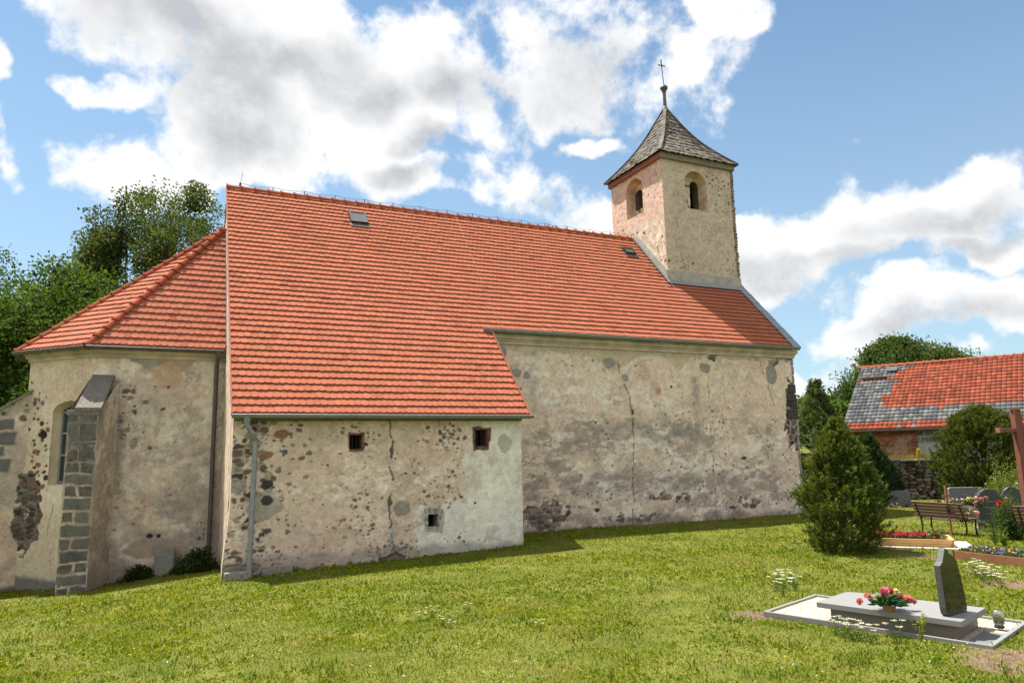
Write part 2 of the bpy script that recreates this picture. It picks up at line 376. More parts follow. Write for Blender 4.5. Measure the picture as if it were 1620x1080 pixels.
def soilmask(x, y):
    m_ = np.zeros(np.shape(x))
    for (px, py, r) in ((1212, 972, .35), (1600, 1045, .55), (1585, 1060, .4), (1560, 905, .3), (1450, 878, .5), (1180, 968, .25), (1600, 925, .5)):
        p = onZ(px, py, 0); m_ = np.maximum(m_, 1 - ss(np.hypot(x - p.x, y - p.y) + .5 * r * (fbm(x, y, 4, 3, 8) - .5), r * .5, r * 1.2) * 1.)
    return m_
sm_ = soilmask(V[:, 0], V[:, 1])
sa = B.n('ShaderNodeAttribute', attribute_name='Col'); c = B.mix(B.math('MULTIPLY', sa.outputs['Fac'], B.ramp(B.noise(v, 9, 5), .2, .5)), c, B.mix(B.ramp(B.noise(v, 30, 5, .7), .35, .65), (.07, .045, .03, 1), (.19, .13, .09, 1))); B.link(c, bs.inputs['Base Color'])
tag(meshobj('ground', V, FQ, mt, smooth=True, colors=np.repeat(sm_[:, None], 3, 1)), kind='structure')

# ---------------------------------------------------------------- church: detailed walls
church = empty('church', (XL, YA, 0))
tag(church, 'old village church with flaking plaster walls, red tiled roofs and a stone bell tower', 'church')
TAN = (.635, .505, .395); PINK = (.63, .46, .35); GREYP = (.37, .31, .25); LIME = (.74, .66, .55); CREAM = (.60, .50, .36)
STONE_COLS = np.array([(.07, .06, .055), (.12, .10, .085), (.16, .10, .07), (.20, .19, .17), (.09, .075, .07), (.25, .20, .15), (.10, .095, .10), (.17, .13, .105)])
class Wall:
    """one wall surface as a fine grid: relief in the vertices, plaster, stains and stones as a colour attribute"""
    def __init__(s, name, O, U, L, z0, z1, res, seed=0, thick=.5, N=None):
        s.name = name; s.O = Vector(O); s.U = Vector(U).normalized(); s.L = L; s.z0 = z0; s.z1 = z1
        s.N = Vector(N) if N else s.U.cross(Vector((0, 0, 1)))
        nu = max(2, int(L / res) + 1); nz = max(2, int((z1 - z0) / res) + 1); s.nu, s.nz = nu, nz
        s.u, s.z = np.meshgrid(np.linspace(0, L, nu), np.linspace(z0, z1, nz)); s.seed = seed; s.thick = thick
        s.c = np.ones(s.u.shape + (3,)) * np.array(TAN); s.h = np.zeros(s.u.shape)
        s.wu = s.u + .12 * (fbm(s.u, s.z, 3, 3, seed + 50) - .5); s.wz = s.z + .12 * (fbm(s.u, s.z, 3, 3, seed + 60) - .5)
        s.eu = s.u + .30 * (fbm(s.u, s.z, 2.2, 5, seed + 52, .62) - .5); s.ez = s.z + .30 * (fbm(s.u, s.z, 2.2, 5, seed + 62, .62) - .5)
        s.holes = []; s.bat = 0.; s.du = 0.
    def m(s, px, py):
        p = onplane(px, py, s.O, s.N) - s.O; return p.dot(s.U), p.z + s.O.z
    def f(s, sc, o=4, k=0, asp=1., rough=.55): return fbm(s.u / asp, s.z, sc, o, s.seed + k, rough)
    def ell(s, px, py, rxp, ryp, soft=.35):
        a, b = s.m(px, py); a2, _ = s.m(px + rxp, py); _, b2 = s.m(px, py - ryp)
        ra, rb_ = max(.02, abs(a2 - a)), max(.02, abs(b2 - b)); k = min(1, max(ra, rb_) / .22); U_ = s.wu * (1 - k) + s.eu * k; Z_ = s.wz * (1 - k) + s.ez * k
        d = np.sqrt(((U_ - a) / ra) ** 2 + ((Z_ - b) / rb_) ** 2)
        return 1 - ss(d, 1 - soft, 1 + soft)
    def line(s, pts, w, wob=.0):
        d = np.full(s.u.shape, 9.); pts = [s.m(*p) for p in pts]
        uu = s.u + wob * (fbm(s.u, s.z, 9, 3, s.seed + 90) - .5); zz = s.z + wob * (fbm(s.u, s.z, 9, 3, s.seed + 91) - .5)
        for (a, b), (c_, e) in zip(pts[:-1], pts[1:]):
            dx, dz = c_ - a, e - b; L2 = dx * dx + dz * dz + 1e-9
            t = np.clip(((uu - a) * dx + (zz - b) * dz) / L2, 0, 1)
            d = np.minimum(d, np.hypot(uu - a - t * dx, zz - b - t * dz))
        return 1 - ss(d, w * .6, w * 1.3)
    def tint(s, m_, c_): s.c = mixc(s.c, c_, m_)
    def patch(s, m_, c_, dh=.006):
        m_ = ss(m_, .42, .58); s.c = mixc(s.c, c_, m_); s.h = s.h + m_ * dh
    def base(s, streak=0.):
        s.h += .035 * (s.f(.7, 3, 1) - .5) + .014 * (s.f(6, 4, 2) - .5)
        s.tint(ss(s.f(.9, 4, 3), .42, .62) * .42, PINK)
        s.tint(ss(s.f(2.2, 6, 4, rough=.7), .50, .66) * .5, GREYP)
        s.tint(ss(s.f(4, 6, 5, rough=.72), .55, .66) * .45, LIME)
        s.c *= (1 + .16 * (s.f(9, 4, 6) - .5))[..., None]
        pk = ss(s.f(14, 3, 7), .68, .76); s.c *= (1 - .35 * pk)[..., None]; s.h -= .008 * pk
    def stones(s, zone, cell=.16, asp=1.5, mortar=(.40, .31, .23), k=10, dark=1., depth=.03):
        """rubble laid bare where zone (0..1) says the plaster is gone"""
        e = zone + (s.f(5, 4, k) - .5) * .9; m_ = ss(e, .48, .56)
        rim = ss(e, .38, .47) * (1 - m_)
        f1, f2, i = worley(s.wu, s.wz, cell, s.seed + k, asp)
        sm = ss(f2 - f1 + .35 * (s.f(11, 3, k + 5) - .5), .06, .30); cc = STONE_COLS[(i * 7.99).astype(int)] * dark * (.85 + .3 * ((i * 57.3) % 1))[..., None]
        cc = cc * (1 + .5 * (s.f(22, 3, k + 3) - .5))[..., None]
        body = np.array(mortar) * (1 - sm[..., None]) + cc * sm[..., None]
        s.c = s.c * (1 - m_[..., None]) + body * m_[..., None]
        s.tint(rim * .3, LIME)
        s.h = s.h * (1 - .5 * m_) + m_ * (-depth + .035 * sm * (.4 + (i * 31.7) % 1)); s.h += rim * .004
    def specks(s, zone, cell=.14, p=.5, k=20, cols=None, asp=1.3, r=.42):
        """single dark stones and pits showing through the plaster"""
        f1, f2, i = worley(s.wu, s.wz, cell, s.seed + k, asp); j = (i * 91.7) % 1
        m_ = (1 - ss(f1, r * (.35 + .65 * j) - .08, r * (.35 + .65 * j) + .05)) * (i < p * zone)
        cc = STONE_COLS[(j * 7.99).astype(int)] if cols is None else np.array(cols)[(j * (len(cols) - .01)).astype(int)]
        s.c = s.c * (1 - m_[..., None]) + cc * m_[..., None]; s.h += m_ * (.02 * (j - .6))
    def crack(s, pts, w=.012, c_=(.035, .03, .027), wob=.10):
        m_ = s.line(pts, w, wob) * (s.f(4, 2, 77) > .40); s.c = mixc(s.c, c_, m_); s.h -= m_ * .03
        s.tint(s.line(pts, w * 3.2, wob) * .25, GREYP)
    def base_damp(s, zb, hgt, c_=(.20, .18, .155), a=.6):
        d = ss(-(s.z - zb) + hgt * (.4 + 1.2 * s.f(1.3, 3, 31)), 0, hgt * .6); s.tint(d * a, c_)
    def build(s, parent, clip=None, mt=None):
        P = np.array(s.O)[None, None, :] * np.ones(s.u.shape + (1,))
        fade = ss(s.u, 0, .07) * ss(s.L - s.u, 0, .07)
        hh = s.h * fade + s.bat
        P = P + (s.u + s.du)[..., None] * np.array(s.U) + hh[..., None] * np.array(s.N); P[..., 2] = s.z
        idx = np.arange(s.nu * s.nz).reshape(s.nz, s.nu)
        fq = np.stack([idx[:-1, :-1], idx[:-1, 1:], idx[1:, 1:], idx[1:, :-1]], -1).reshape(-1, 4)
        uc = (.5 * (s.u[:-1, :-1] + s.u[1:, 1:])).ravel(); zc = (.5 * (s.z[:-1, :-1] + s.z[1:, 1:])).ravel()
        keep = np.ones(len(fq), bool)
        for hfn in s.holes: keep &= ~hfn(uc, zc)
        if clip is not None: keep &= clip(uc, zc)
        fq = fq[keep]
        V = P.reshape(-1, 3); Cc = s.c.reshape(-1, 3)
        used = np.unique(fq); remap = np.full(len(V), -1); remap[used] = np.arange(len(used))
        return meshobj(s.name, V[used], remap[fq], mt or M_wall, parent, colors=np.clip(Cc[used], .01, .9), smooth=True)

# ---- annex front wall
W = Wall('annex_wall', (XL, YA, 0), (1, 0, 0), XAr - XL, -.6, HA - .02, .02, 11)
W.base()
W.tint(ss(W.f(.8, 4, 8), .40, .6) * .5, (.50, .385, .29))
wm = W.m
u735, _ = wm(737, 750)
zone_w = ss(W.eu + .8 * (W.f(1.2, 5, 43) - .5), u735 - .12, u735 + .05) ; _, z800 = wm(700, 790); ulow, _ = wm(668, 830)
zone_w = np.maximum(zone_w, ss(W.eu + .9 * (W.f(1.3, 5, 42) - .5), ulow - .2, ulow + .15) * (1 - ss(W.ez + .5 * (W.f(1.4, 4, 41) - .5), z800 - .25, z800 + .0)))
zone_w = np.clip(zone_w + (W.f(3, 4, 44) - .5) * .5, 0, 1); zone_w = ss(zone_w, .4, .6)
gw = np.array((.67, .635, .55))
cw = gw * (1 + .45 * (W.f(1.5, 5, 46, rough=.62) - .5) + .12 * (W.f(12, 3, 47) - .5))[..., None]
cw = cw * (1 - .35 * ss(W.f(2.5, 4, 48), .55, .7))[..., None] + np.array((.34, .29, .20)) * (.35 * ss(W.f(2.5, 4, 48), .55, .7))[..., None]
W.c = W.c * (1 - zone_w[..., None]) + cw * zone_w[..., None]; W.h = W.h + zone_w * .012
nz_ = 1 - zone_w
W.specks(nz_ * .8, .085, .10, 21, r=.34)
W.specks(nz_ * ss(W.f(1.1, 2, 33), .54, .62), .10, .28, 23, r=.40)
left = W.ell(398, 760, 50, 150, .5)
W.stones(np.clip(left * .52, 0, 1) * nz_, .17, 1.5, (.46, .35, .25), 10)
W.specks(np.clip(W.ell(425, 730, 60, 110, .4), 0, 1), .14, .50, 25, r=.44)
for (x, y, a, b) in ((705, 775, 26, 34), (575, 795, 22, 14), (560, 835, 45, 16), (700, 690, 34, 18), (712, 680, 14, 18), (400, 880, 55, 16), (585, 690, 16, 9), (620, 868, 50, 12), (740, 850, 30, 10)):
    W.specks(W.ell(x, y, a, b, .3), .10, .5, 27 + x % 7, r=.46)
W.stones(W.ell(380, 905, 70, 12, .5) * .6, .2, 1.6, (.33, .27, .2), 12)
W.patch(W.ell(638, 800, 14, 13, .1), (.27, .245, .20)); W.patch(W.ell(418, 800, 30, 24, .2), (.33, .29, .235)); W.tint(W.ell(530, 850, 34, 20, .5) * .5, (.46, .35, .24))
W.patch(W.ell(372, 770, 13, 12, .1), (.30, .285, .25)); W.patch(W.ell(800, 700, 10, 14, .2), (.42, .40, .33), .015)
W.patch(W.ell(688, 818, 20, 20, .3), (.42, .40, .33), .008)
W.tint(W.ell(620, 760, 120, 25, .6) * ss(W.f(9, 4, 66, asp=1.6), .55, .62) * .8, LIME)
W.tint(W.ell(500, 780, 60, 20, .6) * ss(W.f(9, 4, 67, asp=1.6), .55, .62) * .8, LIME)
for (x, y, a, b) in ((422, 768, 12, 7), (423, 792, 12, 8), (463, 902, 8, 7), (398, 682, 9, 5), (622, 712, 3, 14), (617, 795, 4, 6), (572, 705, 9, 3), (752, 795, 2, 2)):
    m_ = ss(W.ell(x, y, a, b, .25), .4, .6); W.c = mixc(W.c, (.055, .05, .05), m_); W.h -= m_ * .01
m_ = ss(W.ell(622, 882, 20, 6, .3), .4, .6); W.c = mixc(W.c, (.03, .025, .02), m_); W.h -= m_ * .05
m_ = ss(W.ell(447, 690, 13, 8, .3), .4, .6); W.c = mixc(W.c, (.24, .13, .08), m_)
m_ = ss(W.ell(422, 722, 12, 5, .3), .4, .6); W.c = mixc(W.c, (.26, .14, .08), m_)
W.crack([(616, 662), (618, 685), (622, 710), (615, 735), (622, 755), (618, 790), (616, 800), (619, 840), (622, 868), (622, 885)], .016)
W.crack([(622, 868), (640, 890)], .02)
m_ = W.line([(620, 838), (622, 868)], .045, .05); W.tint(m_ * .8, (.30, .33, .33))
W.base_damp(-.1, .3)
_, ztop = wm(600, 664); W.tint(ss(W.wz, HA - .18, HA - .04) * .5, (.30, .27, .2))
# battered foot of the left corner
bt = ss(1.4 - W.z, 0, 1.6); W.bat = .10 * ss(1.2 - W.u, 0, 1.2) * bt; W.du = -.12 * ss(.6 - W.u, 0, .6) * bt
WINS = []
for nm, (x0, y0, x1, y1) in dict(a=(553, 687, 572, 710), b=(752, 680, 770, 706), c=(677, 812, 692, 833)).items():
    a, b = wm(x0, y1); a2, b2 = wm(x1, y0); WINS.append((a, b, a2, b2))
    W.holes.append(lambda u, z, q=(a, b, a2, b2): (u > q[0]) & (u < q[2]) & (z > q[1]) & (z < q[3]))
for (a, b, a2, b2), cc, kk in zip(WINS, ((.16, .085, .06), (.16, .085, .06), (.37, .35, .30)), (.05, .075, .12)):
    d = np.maximum(np.maximum(a - W.wu, W.wu - a2), np.maximum(b - W.wz, W.wz - b2)); m_ = 1 - ss(d + .05 * (W.f(8, 2, 81) - .5), kk - .012, kk + .012)
    W.c = mixc(W.c, cc, m_); W.c = mixc(W.c, tuple(x * .55 for x in cc), m_ * ss(W.f(16, 2, 83), .5, .6)); W.h += m_ * .006
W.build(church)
for k_, (a, b, a2, b2) in enumerate(WINS):
    w_ = MB(); x0, x1 = XL + a - .012, XL + a2 + .012; z0, z1 = b - .012, b2 + .012; d = .42
    w_.add([(x0, YA + .012, z0), (x1, YA + .012, z0), (x1, YA + .012, z1), (x0, YA + .012, z1), (x0, YA + d, z0), (x1, YA + d, z0), (x1, YA + d, z1), (x0, YA + d, z1)],
           [(0, 1, 5, 4), (3, 7, 6, 2), (0, 4, 7, 3), (1, 2, 6, 5)])
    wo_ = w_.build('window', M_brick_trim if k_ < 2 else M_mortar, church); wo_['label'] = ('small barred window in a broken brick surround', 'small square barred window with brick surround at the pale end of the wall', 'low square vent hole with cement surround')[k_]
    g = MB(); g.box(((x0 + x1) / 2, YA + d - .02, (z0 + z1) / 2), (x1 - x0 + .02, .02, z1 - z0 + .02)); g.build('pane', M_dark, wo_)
    if k_ < 2:
        g = MB()
        for q in (.35, .68): g.tube([(x0 + (x1 - x0) * q, YA + .16, z0 - .01), (x0 + (x1 - x0) * q, YA + .16, z1 + .01)], .014, 6)
        g.build('window_bars', M_iron, wo_)

# ---- nave front wall
W = Wall('nave_wall', (XAr - .3, YN, 0), (1, 0, 0), XR - XAr + .3, -.7, 5.48, .030, 23)
W.base(); wm = W.m
low = ss(-(W.wz - 3.1) + 1.6 * (W.f(.7, 3, 30) - .5), -.4, .6)
W.tint(low * .30, (.46, .37, .30))
st = ss(W.f(2.4, 6, 40, asp=2.2, rough=.74), .48, .62) * low; W.tint(st * .7, (.27, .225, .195))
st = ss(W.f(4.5, 6, 41, asp=2.0, rough=.75), .53, .62) * (.25 + .75 * low); W.tint(st * .75, LIME)
for (x, y, a, b) in ((900, 620, 60, 25), (1010, 715, 45, 25), (1090, 735, 40, 20), (950, 770, 20, 12), (1080, 775, 60, 10), (850, 600, 25, 30), (990, 630, 60, 14), (1040, 628, 20, 20), (1220, 710, 60, 14)):
    W.tint(W.ell(x, y, a, b, .6) * ss(W.f(6, 5, 42, asp=1.8, rough=.68), .50, .6) * .85, (.68, .64, .58))
for (x, y, a, b) in ((860, 700, 22, 60), (840, 560, 10, 60), (1060, 765, 130, 12), (900, 695, 30, 20), (1000, 680, 100, 12), (1100, 690, 60, 14), (1100, 600, 6, 60), (960, 760, 120, 10)):
    W.tint(W.ell(x, y, a, b, .7) * ss(W.f(2.5, 4, 43, asp=1.5), .38, .6) * .62, (.20, .185, .17))
# smoother upper coat with a broken lower edge
pts = [(800, 540), (850, 548), (905, 562), (940, 565), (970, 590), (1010, 563), (1050, 560), (1075, 586), (1100, 556), (1160, 570), (1220, 560)]
pe = [wm(*p) for p in pts]; ze = np.interp(W.u, [p[0] for p in pe], [p[1] for p in pe]) + .18 * (W.f(2.6, 4, 45) - .5)
up_ = ss(W.z, ze - .01, ze + .01); W.tint(up_ * .75, (.47, .39, .265)); W.h += up_ * .012
ed = np.exp(-((W.z - ze + .06) / .05) ** 2); W.tint(ed * ss(W.f(4, 3, 49), .42, .55) * .7, LIME)
W.specks(.6 * np.ones_like(W.u), .13, .035, 20, r=.32); W.specks(low * ss(W.f(1.2, 3, 71), .45, .6), .12, .25, 22, r=.32)
W.stones(np.clip(W.ell(862, 818, 45, 26, .6) * .72, 0, 1), .15, 1.8, (.22, .175, .145), 10, 1.1)
for (x, y, a, b) in ((1180, 795, 38, 12), (1000, 820, 60, 12), (1085, 790, 20, 12), (1240, 565, 22, 10), (1126, 565, 9, 5), (870, 800, 24, 14), (1040, 785, 30, 8), (1225, 575, 14, 10)):
    W.stones(W.ell(x, y, a, b, .6) * .58, .15, 1.9, (.36, .28, .22), 14 + x % 5, 1.15)
for (x, y, a, b) in ((963, 573, 10, 9), (1115, 581, 8, 8), (1220, 592, 9, 14), (1198, 566, 4, 6), (795, 560, 6, 12), (812, 588, 11, 7), (834, 594, 6, 5), (988, 598, 5, 6)):
    W.patch(W.ell(x, y, a, b, .12), (.26, .25, .225))
for (x, y, a, b) in ((1126, 565, 7, 4), (1001, 652, 3, 5), (1178, 723, 4, 3), (945, 806, 4, 3), (1062, 612, 2, 2), (980, 825, 7, 4)):
    m_ = ss(W.ell(x, y, a, b, .25), .4, .6); W.c = mixc(W.c, (.05, .042, .04), m_); W.h -= m_ * .015
W.patch(W.ell(1042, 618, 6, 6, .2), (.42, .27, .18)); 
W.crack([(976, 572), (984, 600), (995, 625), (1000, 655), (1003, 700), (1001, 760), (1003, 790), (1000, 835)], .016)
W.crack([(1120, 590), (1122, 650), (1128, 720), (1134, 820)], .008); W.crack([(1200, 566), (1212, 600), (1225, 640)], .009)
# dark stones breaking through near the right corner
W.stones(np.clip(W.ell(1256, 660, 16, 60, .5) * .75, 0, 1), .24, 1.2, (.33, .27, .22), 18, .6)
W.base_damp(-.3, .5, (.17, .14, .12), .7)
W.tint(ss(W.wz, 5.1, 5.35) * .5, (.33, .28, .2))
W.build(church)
# quoins of the right corner, some of them dark basalt
q = MB(); z = -.5; i = 0
while z < 5.4:
    h = rnd.uniform(.26, .42); w = (.46 if i % 2 else .30) + rnd.uniform(-.05, .05)
    dk = 2.95 < z < 4.15
    cc = (.055, .05, .05) if dk else rnd.choice([(.25, .235, .21), (.30, .27, .23), (.21, .20, .185)])
    q.cc = tuple(c_ * rnd.uniform(.85, 1.15) for c_ in cc)
    pr = .03 if dk else .012
    if not dk: w = .10
    q.box((XR + .045 - w / 2 + rnd.uniform(-.015, .02), YN + .2 - pr, z + h / 2), (w, .42, h - .025)); z += h; i += 1
q.build('quoins', M_stoneattr, church, bevel=.015, colattr=True)

# ---- side face of annex and nave gable (faces left)
def roofz(Y):
    return np.where(Y < EN, HA + (Y - EA) * (HN - HA) / (EN - EA), HN + (Y - EN) * (HR - HN) / (YR - EN))
W = Wall('gable_wall', (XL, YR, 0), (0, -1, 0), YR - YA, -1.1, HR, .04, 31)
W.base(); W.tint(ss(W.f(1.2, 4, 30, asp=.4), .4, .6) * .5, GREYP)
W.tint(ss(W.u, YR - YA - .35, YR - YA - .1) * .35, CREAM); W.tint(ss(W.f(3, 5, 36, asp=.3, rough=.7), .48, .58) * .6, (.30, .22, .17))
W.specks(ss(W.u, 6, 8), .16, .35, 20)
for kk in range(7):
    a = W.L - .5 - .25 * rnd.random(); b = rnd.uniform(-.2, 1.8)
    m_ = ((abs(W.u - a) < .14) & (abs(W.z - b) < .2 + .2 * rnd.random())).astype(float); W.c = mixc(W.c, (.04, .035, .03), m_); W.h -= m_ * .03
bt = ss(1.4 - W.z, 0, 1.6); W.bat = .12 * ss(W.u, W.L - 1.5, W.L) * bt; W.du = .10 * ss(W.u, W.L - .6, W.L) * bt
W.build(church, clip=lambda u, z: z < roofz(YR - u) - .02)
# remaining unseen faces of the church body, closed so that it stands as a solid
b_ = MB()
YB = 2 * YR - YN
b_.add([(XAr, YA, -.6), (XAr, YN, -.6), (XAr, YN, HN - .05), (XAr, YA, HA - .05)], [(0, 1, 2, 3)])
b_.add([(XR, YN, -.7), (XR, YB, -.7), (XR, YB, 5.6), (XR, YR, HR - .05), (XR, YN, 5.6)], [(0, 1, 2, 3, 4)])
b_.add([(XL, YB, -1.2), (XR, YB, -1.2), (XR, YB, 5.6), (XL, YB, 5.6)], [(3, 2, 1, 0)])
b_.add([(XL, YR, -1.2), (XL, YB, -1.2), (XL, YB, 5.6), (XL, YR, HR - .05)], [(0, 3, 2, 1)])
b_.cc = TAN; b_.c = [TAN] * len(b_.v)
b_.build('rear_wall', M_wall, church, colattr=True)

# ---- chancel
HC = 5.0; CD = 2.68; CS = CD * 2 / 2.4142; YC = YR - CD
C1 = Vector((-2.06, YC, 0)); C2 = C1 + Vector((-CS * .7071, CS * .7071, 0)); C3 = C2 + Vector((0, CS, 0)); C4 = C3 + Vector((CS * .7071, CS * .7071, 0)); C5 = Vector((XL, YR + CD, 0))
W = Wall('chancel_wall', C1, (1, 0, 0), XL - C1.x, -1.4, HC, .025, 41)
W.base(); wm = W.m
W.tint(ss(W.f(.8, 4, 30), .40, .60) * .55, (.31, .285, .25)); W.tint(ss(W.f(1.8, 5, 32, rough=.65), .52, .66) * .75, LIME)
W.patch(W.ell(268, 590, 24, 28, .3), (.47, .345, .25)); W.patch(W.ell(235, 565, 30, 16, .3), (.33, .30, .26)); W.patch(W.ell(232, 680, 18, 24, .3), (.44, .36, .25))
W.patch(W.ell(185, 730, 14, 50, .4), (.38, .31, .24)); W.patch(W.ell(250, 865, 50, 14, .4), (.40, .315, .245))
W.tint(W.ell(212, 740, 22, 70, .5) * ss(W.f(6, 5, 33, rough=.7), .48, .58) * .8, (.62, .59, .53))
W.tint(W.ell(260, 700, 60, 80, .6) * ss(W.f(4, 5, 34, asp=.7, rough=.68), .50, .62) * .7, (.60, .565, .50))
W.tint(W.ell(275, 820, 60, 50, .6) * ss(W.f(3, 5, 35, asp=1.6), .42, .6) * .6, (.245, .23, .215))
W.specks(W.ell(197, 645, 19, 40, .2), .16, .8, 20, r=.52); W.specks(W.ell(195, 672, 10, 20, .2), .2, .9, 21, r=.5)
W.specks(W.ell(318, 835, 9, 18, .2), .12, .7, 22); W.specks(np.ones_like(W.u), .2, .05, 23, r=.28)
for (x, y, a, b) in ((239, 847, 6, 4), (253, 846, 4, 3), (210, 700, 8, 9)):
    m_ = ss(W.ell(x, y, a, b, .3), .4, .6); W.c = mixc(W.c, (.045, .04, .035), m_ * (1 if x != 210 else .45)); W.h -= m_ * .02
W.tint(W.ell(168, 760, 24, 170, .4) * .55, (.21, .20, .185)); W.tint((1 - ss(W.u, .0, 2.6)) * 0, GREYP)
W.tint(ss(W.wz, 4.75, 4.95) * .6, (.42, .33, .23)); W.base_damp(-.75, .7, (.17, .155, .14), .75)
W.crack([(176, 700), (150, 800), (158, 870)], .01)
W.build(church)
U2 = (C1 - C2).normalized()
W = Wall('chancel_wall', C2, U2, CS, -1.4, HC, .02, 43)
W.base(); wm = W.m
W.tint(np.ones_like(W.u) * .45, (.47, .39, .27))
W.tint(ss(W.f(1.0, 4, 30), .42, .6) * .5, LIME)
W.tint(ss(-W.wz, -1.1, -.8) * .8, (.52, .44, .31))
W.stones(np.clip(W.ell(40, 810, 26, 75, .3) * .78, 0, 1), .14, 2.2, (.19, .15, .12), 10, .8)
W.specks(W.ell(65, 725, 20, 55, .3), .13, .8, 20, cols=[(.20, .07, .045), (.17, .075, .05), (.05, .04, .035), (.22, .11, .075)], asp=1.8, r=.5)
W.specks(W.ell(45, 640, 26, 40, .4), .14, .6, 21, r=.45)
m_ = ss(W.ell(66, 690, 8, 6, .3), .4, .6); W.c = mixc(W.c, (.04, .025, .02), m_); W.h -= m_ * .03
W.crack([(83, 800), (75, 840), (80, 900)], .008)
W.base_damp(-.8, .25, (.13, .125, .12), .9)
# arched window niche
ua, zb_ = wm(74, 768); _, zt_ = wm(95, 634); ub = ua + 1.22; zs = zt_ - .30; uc_ = (ua + ub) / 2
def arch(u, z, a, b, z0, zs_, zt, sh=0.):
    c_ = (a + b) / 2; r = (b - a) / 2 - sh; h = zt - zs_ - sh
    return (abs(u - c_) < r) & (z > z0 + sh) & ((z < zs_) | (((u - c_) / r) ** 2 + ((z - zs_) / h) ** 2 < 1))
def archpts(a, b, z0, zs_, zt, n=14):
    c_ = (a + b) / 2; r = (b - a) / 2; pts = [(a, z0), (b, z0), (b, zs_)]
    for k in range(1, n): t = math.pi * k / n; pts.append((c_ + r * math.cos(t), zs_ + (zt - zs_) * math.sin(t)))
    pts.append((a, zs_)); return pts
W.holes.append(lambda u, z: arch(u, z, ua, ub, zb_, zs, zt_, .012))
W.build(church)
def niche(parent, nm, O, U, N, outer, inner, depth, mt, n=14):
    """splayed reveal from the outer outline to the inner one, set back by depth"""
    O = Vector(O); U = Vector(U); N = Vector(N); a = archpts(*outer, n=n); b = archpts(*inner, n=n); k = len(a)
    P = [O + U * p[0] + Vector((0, 0, p[1])) - N * .004 for p in a] + [O + U * p[0] + Vector((0, 0, p[1])) - N * depth for p in b]
    P = [Vector((p.x, p.y, p.z - (O.z if False else 0))) for p in P]
    mb = MB(); mb.add(P, [(i, k + i, k + (i + 1) % k, (i + 1) % k) for i in range(k)]); return mb.build(nm, mt, parent)
N2 = U2.cross(Vector((0, 0, 1)))
M_niche = simple('niche_plaster', (.52, .44, .32), .95, 0, 3, .2, .8, 30, .1, c2=(.30, .2, .14))
wn = niche(church, 'window', C2, U2, N2, (ua, ub, zb_, zs, zt_), (ua + .10, ub - .12, zb_ + .05, zs - .02, zt_ - .08), .27, M_niche)
wn['label'] = 'arched chancel window in a plastered niche'
g = MB(); O2 = C2 - N2 * .25; a0, a1 = ua + .08, ub - .10
g.add([O2 + U2 * a0 + Vector((0, 0, zb_)), O2 + U2 * a1 + Vector((0, 0, zb_)), O2 + U2 * a1 + Vector((0, 0, zt_ - .06)), O2 + U2 * a0 + Vector((0, 0, zt_ - .06))], [(0, 1, 2, 3)])
g.build('pane', M_glass, wn)
g = MB(); O3 = C2 - N2 * .22
for a in (a0 + .04, (a0 + a1) / 2, a1 - .04): g.bar(O3 + U2 * a + Vector((0, 0, zb_ + .04)), O3 + U2 * a + Vector((0, 0, zt_ - .12)), .05, .05, N2)
for z_ in (zb_ + .08, zb_ + .75, zb_ + 1.3, zs + .02): g.bar(O3 + U2 * a0 + Vector((0, 0, z_)), O3 + U2 * a1 + Vector((0, 0, z_)), .05, .045, N2)
g.build('frame', M_zinc, wn)
b_ = MB()
for A_, B_ in ((C2, C3), (C3, C4), (C4, C5)):
    b_.add([A_ + Vector((0, 0, -1.6)), B_ + Vector((0, 0, -1.6)), B_ + Vector((0, 0, HC)), A_ + Vector((0, 0, HC))], [(0, 1, 2, 3)])
b_.c = [TAN] * len(b_.v); b_.build('rear_wall', M_wall, church, colattr=True)
# chancel cornice
b_ = MB()
def offs(P, d): # offset of an octagon corner outwards
    c_ = Vector((C1.x + CS * 0, YR, 0)); return P
cor = [Vector((XL, YC, 0)), C1, C2, C3]
nrm = [Vector((0, -1, 0)), Vector((-.383, -.924, 0)) * 1.082, Vector((-.924, -.383, 0)) * 1.082, Vector((-1, 0, 0))]
for (z0, z1, o) in ((4.80, 4.90, .05), (4.90, 5.01, .12), (5.01, 5.08, .18)):
    for i in range(3):
        A_, B_ = cor[i], cor[i + 1]; a_, c_ = A_ + nrm[i] * o, B_ + nrm[i + 1] * o
        b_.hexa([B_ + Vector((0, 0, z0)), c_ + Vector((0, 0, z0)), a_ + Vector((0, 0, z0)), A_ + Vector((0, 0, z0)), B_ + Vector((0, 0, z1)), c_ + Vector((0, 0, z1)), a_ + Vector((0, 0, z1)), A_ + Vector((0, 0, z1))])
b_.build('cornice', M_cornice, church)
# nave cornice
b_ = MB()
for (z0, z1, o) in ((5.36, 5.45, .06), (5.45, 5.51, .10), (5.51, 5.65, .17)):
    b_.box(((XAr - .6 + XR + .06) / 2 + o / 4, YN - o / 2 + .05, (z0 + z1) / 2), (XR - XAr + .66 + o / 2, o + .1, z1 - z0))
b_.build('cornice', M_cornice, church)
b_ = MB(); b_.box(((XL + XAr) / 2, YA - .03, HA - .07), (XAr - XL, .1, .11)); b_.build('eaves_board', M_wood, church)

